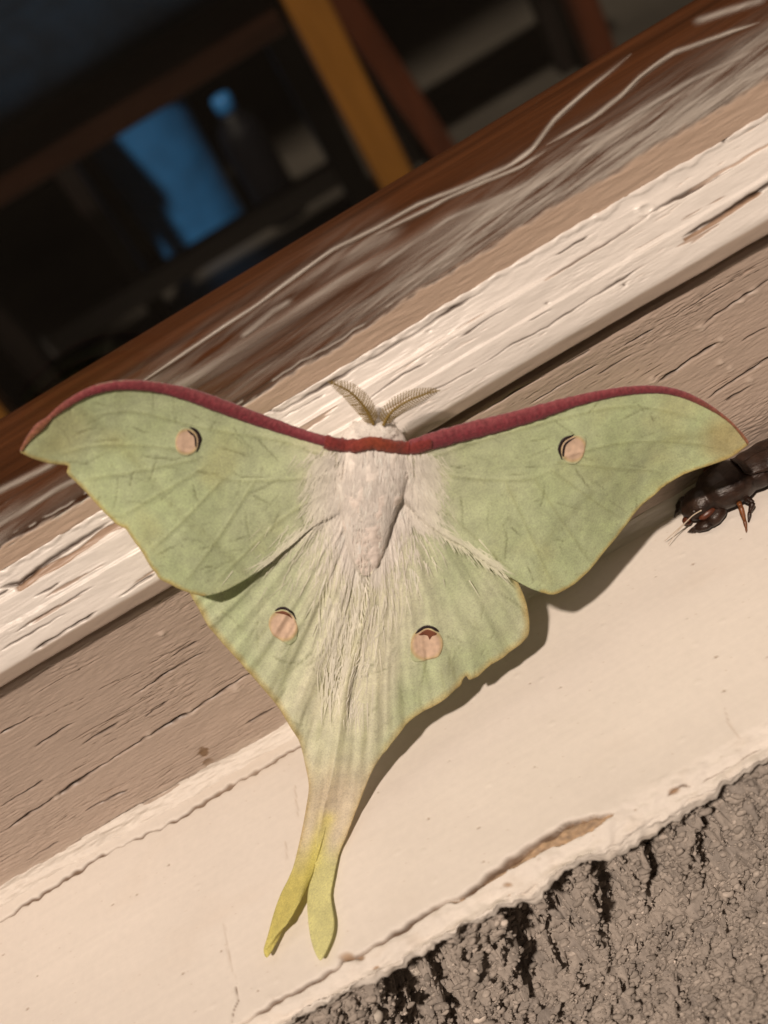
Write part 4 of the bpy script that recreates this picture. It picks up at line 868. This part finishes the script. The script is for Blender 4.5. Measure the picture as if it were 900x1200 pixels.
# the fringe over the forewings' hind edges
for pl, sg in (([(395, 600), (370, 613), (352, 628), (335, 642), (310, 660)], -1), ([(490, 604), (520, 627), (540, 638), (565, 654), (582, 665)], 1)):
    q = resample(pl, 0.35); roots.append(q+np.stack([g_.normal(0, 2.5, len(q)), g_.normal(-3, 2.5, len(q))], 1))
R_ = np.vstack(roots)
R_ = R_[(np.abs(R_[:, 0]-436) < 72+10*g_.normal(size=len(R_))) | (R_[:, 1] > 608)]
_ax = np.abs(R_[:, 0]-axis_x(np.clip(R_[:, 1], 560, 1000))); R_ = R_[_ax < np.where(R_[:, 1] > 690, 62-0.22*(R_[:, 1]-690)-10*g_.uniform(0, 1, len(R_)), 400)]; nR = len(R_)
dirx = (R_[:, 0]-axis_x(np.clip(R_[:, 1], 560, 1000)))/130.0; diry = np.ones(nR)
conv = sstep(640, 760, R_[:, 1]); dirx = dirx*(1-1.35*conv)+(-0.12)*conv
_fl = (np.abs(R_[:, 0]-430) < 52) & (R_[:, 1] > 545) & (R_[:, 1] < 675); dirx = np.where(_fl, dirx*0.35, dirx)
hd = R_[:, 1] < 508; dirx = np.where(hd, (R_[:, 0]-437)/22, dirx); diry = np.where(hd, g_.uniform(-0.5, 0.9, nR), diry)
nz_ = fbm(R_[:, 0]*0.03, R_[:, 1]*0.03, 801, 3); a0 = np.arctan2(diry, dirx)+0.35*nz_+g_.normal(0, 0.16, nR)
Ls = np.where(hd, g_.uniform(4, 8, nR), g_.uniform(12, 34, nR)*np.clip(0.75+0.5*conv, 0.5, 1.3)); Ls = np.where((R_[:, 1] > 590) & (np.abs(R_[:, 0]-430) < 14) & (R_[:, 1] < 660), Ls*0.5, Ls)
clump = fbm(R_[:, 0]*0.08, R_[:, 1]*0.05, 802, 2)
seg = 4; Vf = []; nW = g_.uniform(0.35, 0.85, nR); bend = g_.normal(0, 0.12, nR)
prev = R_.copy(); cen = []; dirs_ = []
for k in range(seg+1):
    cen.append(prev.copy()); an = a0+bend*k/seg; dv = np.stack([np.cos(an), np.sin(an)], 1); dirs_.append(dv); prev = prev+dv*(Ls/seg)[:, None]
dirx = dirx*1.0
lift = g_.uniform(0.02, 0.22, nR)*(1+0.6*clump)*np.where(hd, 1.5, 1)*(1-0.75*sstep(600, 640, R_[:, 1]))*(1-0.75*sstep(46, 75, np.abs(R_[:, 0]-436)))
hroot = surf_h(cen[0][:, 0], cen[0][:, 1])
for k in range(seg+1):
    t = k/seg; hs = surf_h(cen[k][:, 0], cen[k][:, 1]); hk = hs+0.08+lift*sin(pi*min(t*0.85+0.12, 1))*1.0
    wd = (nW*(1-t)**0.7+0.05)[:, None]; pr = np.stack([-dirs_[k][:, 1], dirs_[k][:, 0]], 1)
    for sg in (-1, 1):
        q = cen[k]+sg*pr*wd; Vf.append(moth_pos(q[:, 0], q[:, 1], hk))
Vf = np.stack(Vf, 1).reshape(-1, 3); w = (seg+1)*2; b0 = np.arange(nR)*w; Ff = np.concatenate([np.stack([b0+2*k, b0+2*k+1, b0+2*k+3, b0+2*k+2], 1) for k in range(seg)])
far = sstep(25, 110, near_body(R_[:, 0], R_[:, 1])+20*(R_[:, 1] > 690)); fc = lerp(np.broadcast_to(np.array([0.95, 0.91, 0.86]), (nR, 3)), np.array([0.86, 0.88, 0.70]), far)
fc = lerp(fc, np.array([0.90, 0.90, 0.76]), 0.55*sstep(620, 720, R_[:, 1])); fc = np.clip(fc*(g_.uniform(0.84, 1.04, nR)*(1+0.14*clump))[:, None], 0, 0.96)
fur = make_mesh('fur', Vf, Ff, M['fur'], moth, True, {'col': np.repeat(fc, w, 0)}); fur['kind'] = 'stuff'

def antenna(rachis, seed, n=23):
    p = resample(smooth_line(rachis, 8), 0.8); N = len(p); T = np.linspace(0, 1, N); hb = 3.2+1.4*np.sin(T*pi*0.5)
    P = moth_pos(p[:, 0], p[:, 1], hb); parts = Parts(); parts.add(*tube(P, 0.23*(1-0.75*T)+0.04, 6, 1, PN))
    tg = np.gradient(p, axis=0); tg /= np.linalg.norm(tg, axis=1)[:, None]
    for k in range(n):
        t = 0.05+0.88*k/(n-1); j = int(t*(N-1)); L = 11.5*sin(pi*min(1, 0.12+0.90*t)**0.8)**0.75+0.8
        for sg in (-1, 1):
            nv = np.array([-tg[j, 1], tg[j, 0]])*sg; pts = []
            for q in np.linspace(0, 1, 5):
                c_ = p[j]+nv*L*q*0.92+tg[j]*L*(0.25*q+0.30*q*q); pts.append((c_[0], c_[1], hb[j]-0.25*q*(sg > 0)+0.35*q*(1-q)-0.2*q))
            pts = np.array(pts); parts.add(*tube(moth_pos(pts[:, 0], pts[:, 1], pts[:, 2]), np.linspace(0.14, 0.085, 5), 5, 1, PN))
    parts.build('antenna', M['antenna'], moth)
antenna([(436, 494), (430, 481), (421, 468), (408, 455), (395, 448), (383, 443)], 1)
antenna([(447, 495), (453, 483), (464, 472), (480, 463), (496, 457), (511, 453)], 2)

# ------------------------------------------------------------------ the dark insect in the corner
cr0 = hit_z(799, 600, 3.6)
cricket = tag(empty('mole_cricket', (cr0[0], cr0[1], 0.2)), 'shiny blackish brown mole cricket in the corner beside the moth\'s wing tip', 'insect')
def cpos(u, v, w): return np.stack([cr0[0]+np.asarray(u, float), cr0[1]+np.asarray(v, float)-0.02*np.asarray(u, float), 0.2+np.asarray(w, float)], -1)
# u along the body away from the head, v outwards from the wall, w up
prof_ = np.array([(0.0, 0.5, 2.4, 0.6), (0.5, 1.8, 2.6, 1.4), (1.5, 2.7, 2.9, 2.1), (2.8, 3.2, 3.2, 2.6), (4.0, 3.2, 3.4, 2.7), (4.8, 3.0, 3.5, 2.6), (5.2, 3.5, 3.6, 3.0), (6.5, 4.4, 3.9, 3.6), (9, 4.9, 4.1, 3.9), (11.5, 4.7, 4.1, 3.8), (13, 4.0, 3.8, 3.4),
                  (13.6, 3.6, 3.6, 3.1), (15, 4.0, 3.6, 3.2), (19, 4.4, 3.6, 3.3), (25, 4.4, 3.4, 3.1), (31, 3.8, 3.0, 2.7), (36, 2.6, 2.4, 2.0), (39, 1.2, 1.9, 1.2), (40, 0.3, 1.7, 0.5)])
uu = np.linspace(0, 40, 110); pw, pc, ph = [np.interp(uu, prof_[:, 0], prof_[:, k]) for k in (1, 2, 3)]; th = np.arange(28)*2*pi/28; V = []
for k in range(len(uu)):
    seg_ = 0.10*max(0, sin(uu[k]*2.0))**6*(uu[k] > 15)
    V.append(cpos(np.full(28, uu[k]), -np.cos(th)*pw[k]*(1-seg_), np.maximum(pc[k]+np.sin(th)*ph[k]*(1-seg_)+0.06*gn(np.cos(th)*2, uu[k]*0.7+0*th, 851), 0.05)))
V = np.array(V).reshape(-1, 3); n = len(uu)
F = [(i*28+k, (i+1)*28+k, (i+1)*28+(k+1) % 28, i*28+(k+1) % 28) for i in range(n-1) for k in range(28)]+[tuple(range(28)), tuple(range((n-1)*28, n*28))[::-1]]
make_mesh('body', V, F, M['chitin'], cricket)
# short wing covers folded on the back
for sg in (-1, 1):
    us = np.linspace(12.6, 27, 26); vs_ = np.linspace(0, 1, 9); V = []
    for u in us:
        t = (u-12.6)/14.4; wd = 3.9*np.sqrt(np.clip(1-(2*t-0.85)**2/1.4, 0.05, 1)); b_ = np.interp(u, uu, pc); hh_ = np.interp(u, uu, ph)
        for v in vs_:
            y = sg*(0.0+wd*v)-0.5*sg*(sg > 0); z = b_+hh_*sqrt(max(0.02, 1-(min(abs(y), 4.2)/4.6)**2))+0.30+0.12*sin(u*1.6+3*v)+0.10*(sg > 0); V.append(cpos(u, y, z))
    V = np.array(V); idx = np.arange(25)[:, None]*9+np.arange(8)[None]; idx = idx.ravel()
    o = make_mesh('wing_cover', V, np.stack([idx, idx+9, idx+10, idx+1], 1), M['chitin'], cricket); md = o.modifiers.new('thickness', 'SOLIDIFY'); md.thickness = 0.0002
# digging forelegs: thick, flattened, with claws
for sg, mat_ in ((-1, 'chitin'), (1, 'chitin')):
    parts = Parts()
    Vt, Ft = tube(cpos(np.array([7.0, 5.6, 4.2, 3.0]), np.array([2.2, 3.3, 3.8, 3.9])*-sg, np.array([2.0, 2.0, 1.7, 1.5])), [1.1, 1.5, 1.5, 1.3], 10, 0.85, (0, 0, 1)); parts.add(Vt, Ft)
    Vt, Ft = tube(cpos(np.array([3.4, 2.2, 1.0, 0.2]), np.array([4.0, 4.0, 3.5, 3.0])*-sg, np.array([1.5, 1.5, 1.3, 1.0])), [1.1, 1.3, 1.1, 0.5], 10, 0.6, (0, 0, 1)); parts.add(Vt, Ft)
    for q in range(4):
        a_ = -0.5+q*0.45; Vt, Ft = tube(cpos(np.array([0.9, 0.1-0.3*cos(a_), -0.6-0.5*cos(a_)])+0.25*q, -sg*(np.array([3.4, 3.2+0.4*sin(a_), 2.9+0.8*sin(a_)])), np.array([1.4, 1.1, 0.5])), [0.42, 0.3, 0.06], 6); parts.add(Vt, Ft)
    parts.build('digging_leg', M[mat_], cricket)
# reddish shoulder joints and jaw
for nm, u, v, w_, r in (('cheek', 3.6, -3.0, 2.6, (1.9, 0.9, 1.0)), ('shoulder', 9.4, 3.9, 5.1, (2.1, 1.5, 1.3)), ('jaw', 0.1, -0.9, 1.6, (0.9, 1.0, 0.8))):
    bm = bmesh.new(); bmesh.ops.create_icosphere(bm, subdivisions=3, radius=1.0)
    for vtx in bm.verts:
        p = cpos(u+vtx.co.x*r[0], v+vtx.co.y*r[1], w_+vtx.co.z*r[2]*(1+0.2*vtx.co.x)); vtx.co = Vector(p)*MM
    me = bpy.data.meshes.new(nm); bm.to_mesh(me); bm.free(); o = bpy.data.objects.new(nm, me); COL.objects.link(o); me.materials.append(M['chitin_red']); me.polygons.foreach_set('use_smooth', np.full(len(me.polygons), True, bool))
    o.parent = cricket; o.matrix_parent_inverse = Matrix.Translation(-cricket.location)
for sg in (-1, 1):
    bm = bmesh.new(); bmesh.ops.create_icosphere(bm, subdivisions=2, radius=0.55*MM); bmesh.ops.translate(bm, vec=Vector(cpos(1.6, sg*2.2, 4.1))*MM, verts=bm.verts)
    me = bpy.data.meshes.new('eye'); bm.to_mesh(me); bm.free(); o = bpy.data.objects.new('eye', me); COL.objects.link(o); me.materials.append(M['chitin']); o.parent = cricket; o.matrix_parent_inverse = Matrix.Translation(-cricket.location)
def leg(pts, rad, mat_):
    parts = Parts()
    for k in range(len(pts)-1):
        a_, b_ = np.array(pts[k], float), np.array(pts[k+1], float); t = np.linspace(0, 1, 6)[:, None]; q = a_*(1-t)+b_*t
        Vt, Ft = tube(cpos(q[:, 0], q[:, 1], q[:, 2]), np.interp(t[:, 0], [0, 0.25, 1], [rad[k]*0.8, rad[k], rad[k+1]*0.75]), 8); parts.add(Vt, Ft)
    parts.build('leg', M[mat_], cricket)
leg([(9.6, -3.4, 2.6), (9.0, -5.6, 3.0), (8.2, -7.6, 1.2), (7.6, -8.8, 0.35), (7.2, -9.4, 0.15)], [0.6, 0.55, 0.4, 0.24, 0.13], 'chitin_amber')
leg([(11.0, -3.8, 2.2), (11.4, -5.6, 2.2), (10.0, -6.4, 1.2), (8.8, -7.6, 0.3)], [0.7, 0.6, 0.4, 0.2], 'chitin')
leg([(14.5, 3.6, 2.2), (15.5, 5.0, 3.0), (17, 5.4, 0.4), (18, 5.6, 0.2)], [0.8, 0.7, 0.4, 0.2], 'chitin_amber')
leg([(16.5, -3.6, 2.2), (20, -6.2, 3.6), (25, -6.0, 0.5), (27, -6.3, 0.2)], [1.2, 1.1, 0.5, 0.2], 'chitin')
leg([(16.5, 3.6, 2.2), (20, 5.0, 3.6), (25, 5.2, 0.5), (27, 5.2, 0.2)], [1.2, 1.1, 0.5, 0.2], 'chitin')
fp = [[(822, 598), (812, 604), (803, 613), (793, 624), (783, 638)], [(806, 610), (797, 618), (787, 627), (779, 634)]]
for k, q in enumerate(fp):
    q = smooth_line(q, 4); zz = np.linspace(5.0, 1.6, len(q)) if k == 0 else np.linspace(3.2, 1.2, len(q)); d = ray(q[:, 0], q[:, 1]); P = CAM+d*((zz-CAM[2])/d[:, 2])[:, None]
    Vt, Ft = tube(P, np.linspace(0.14, 0.05, len(q)), 6); make_mesh('feeler', Vt, Ft, M['whisker'], cricket)

# ------------------------------------------------------------------ furniture in the room behind the glass
FLOOR = -450
def taper_leg(name, top, bot, wt, wb, mat_, parent):
    V = [];
    for (p, w_) in ((bot, wb), (top, wt)):
        for dx, dy in ((-1, -1), (1, -1), (1, 1), (-1, 1)): V.append((p[0]+dx*w_/2, p[1]+dy*w_/2, p[2]))
    o = make_mesh(name, V, [(3, 2, 1, 0), (4, 5, 6, 7), (0, 1, 5, 4), (1, 2, 6, 5), (2, 3, 7, 6), (3, 0, 4, 7)], mat_, parent, False)
    md = o.modifiers.new('bevel', 'BEVEL'); md.width = 0.004; md.segments = 2; return o
def cushion(name, x, y, z, mat_, parent):
    bm = bmesh.new(); bmesh.ops.create_grid(bm, x_segments=14, y_segments=14, size=0.5); V = []; 
    for v in bm.verts:
        a_, b_ = v.co.x*2, v.co.y*2; e = (1-abs(a_)**6)*(1-abs(b_)**6); V.append((v.co.x, v.co.y, e))
    bm.verts.ensure_lookup_table(); F = [tuple(v.index for v in f.verts) for f in bm.faces]; bm.free(); V = np.array(V); n = len(V)
    top = np.stack([(x[0]+x[1])/2+V[:, 0]*(x[1]-x[0]), (y[0]+y[1])/2+V[:, 1]*(y[1]-y[0]), z[0]+(z[1]-z[0])*(0.35+0.65*V[:, 2]**0.5)], 1); bot = top.copy(); bot[:, 2] = z[0]
    edge_ = {}
    for f in F:
        for a_, b_ in zip(f, f[1:]+f[:1]):
            if (b_, a_) in edge_: del edge_[(b_, a_)]
            else: edge_[(a_, b_)] = 1
    F2 = F+[tuple(i+n for i in f[::-1]) for f in F]+[(b_, a_, a_+n, b_+n) for a_, b_ in edge_]
    return make_mesh(name, np.vstack([top, bot]), F2, mat_, parent)
st1 = tag(empty('upholstered_stool', (-65, 945, FLOOR)), 'navy seated stool with dark apron and honey coloured legs behind the glass', 'stool', 'stools in the room')
cushion('seat', (-310, 165), (785, 1060), (-45, 22), M['navy'], st1)
box('apron', (-272, 122), (802, 822), (-98, -47), M['apron_wood'], st1, 3); box('apron', (-272, 122), (1024, 1044), (-98, -47), M['apron_wood'], st1, 3)
box('apron', (-288, -273), (815, 1030), (-98, -47), M['apron_wood'], st1, 3); box('apron', (123, 138), (815, 1030), (-98, -47), M['apron_wood'], st1, 3)
for (x, y, dx) in ((145, 806, 8), (-285, 806, -14), (133, 1036, 4), (-285, 1036, -8)):
    taper_leg('leg', (x, y, -47 if x < 0 else -47), (x+dx, y, FLOOR), 36, 30, M['yellow_wood'] if y < 900 else M['black_wood'], st1)
box('rung', (-268, 130), (1030, 1048), (-330, -302), M['grey_steel'], st1, 3)
st2 = tag(empty('wooden_stool', (330, 1230, FLOOR)), 'red brown wooden stool standing beyond the honey legged one', 'stool', 'stools in the room')
box('seat', (165, 520), (1090, 1260), (-75, -48), M['red_wood'], st2, 6)
for (x, y, dx, dy) in ((205, 1120, 60, -10), (470, 1120, 12, -10), (225, 1235, 10, 30), (470, 1235, 20, 30)): taper_leg('leg', (x, y, -75), (x+dx, y+dy, FLOOR), 36, 32, M['red_wood'] if y < 1200 else M['black_wood'], st2)
st3 = tag(empty('dark_stool', (-300, 1330, FLOOR)), 'black wooden stool whose dark leg stands just left of the blue bin', 'stool', 'stools in the room')
box('seat', (-480, -120), (1190, 1480), (-82, -58), M['black_wood'], st3, 6)
for (x, y, dx) in ((-150, 1205, -8), (-455, 1205, -6), (-150, 1455, -4), (-455, 1455, -4)): taper_leg('leg', (x, y, -82), (x+dx, y, FLOOR), 30, 26, M['black_wood'], st3)
# tapered blue bin with a rolled rim
bin_ = tag(empty('waste_bin', (-60, 1395, FLOOR)), 'bright blue plastic waste bin under the stool, seen blurred through glass', 'bin')
def rrect(cx, cy, a_, b_, z, r_, n=6):
    q = []
    for k, (sx, sy) in enumerate(((1, 1), (-1, 1), (-1, -1), (1, -1))):
        for t in np.linspace(0, pi/2, n): q.append((cx+sx*(a_-r_)+r_*cos(t+k*pi/2), cy+sy*(b_-r_)+r_*sin(t+k*pi/2), z))
    return np.array(q)
prof_b = [(70, FLOOR+1), (74, FLOOR+6), (74.3, FLOOR+12), (79, -340), (83.6, -240), (84, -229), (84.2, -228), (91, -226), (92, -220), (91, -213), (86, -212), (82, -216), (70, FLOOR+8)]
n = 64; V = np.array([(-64+r_*cos(t)*0.95, 1405+r_*sin(t)*0.8, z) for r_, z in prof_b for t in np.arange(n)*2*pi/n])
F = [(j*n+k, j*n+(k+1) % n, (j+1)*n+(k+1) % n, (j+1)*n+k) for j in range(len(prof_b)-1) for k in range(n)]+[tuple(range(n))[::-1], tuple(range((len(prof_b)-1)*n, len(prof_b)*n))]
make_mesh('shell', V, F, M['blue_plastic'], bin_, False)
bt_ = tag(empty('bottle', (55, 1330, FLOOR)), 'dark bottle with a pale blue cap right of the blue bin', 'bottle')
def lathe(name, c, pr, mat_, parent, n=24):
    V = [(c[0]+r_*cos(t), c[1]+r_*sin(t), z) for r_, z in pr for t in np.arange(n)*2*pi/n]; m_ = len(pr)
    make_mesh(name, V, [(j*n+k, j*n+(k+1) % n, (j+1)*n+(k+1) % n, (j+1)*n+k) for j in range(m_-1) for k in range(n)]+[tuple(range(n))[::-1], tuple(range((m_-1)*n, m_*n))], mat_, parent)
lathe('flask', (55, 1330), [(30, FLOOR+1), (32, FLOOR+6), (32, -320), (27, -300), (18, -290), (17, -284)], M['bottle'], bt_)
lathe('cap', (55, 1330), [(13, -286), (14, -274), (14, -262), (12, -259)], M['blue_plastic'], bt_)
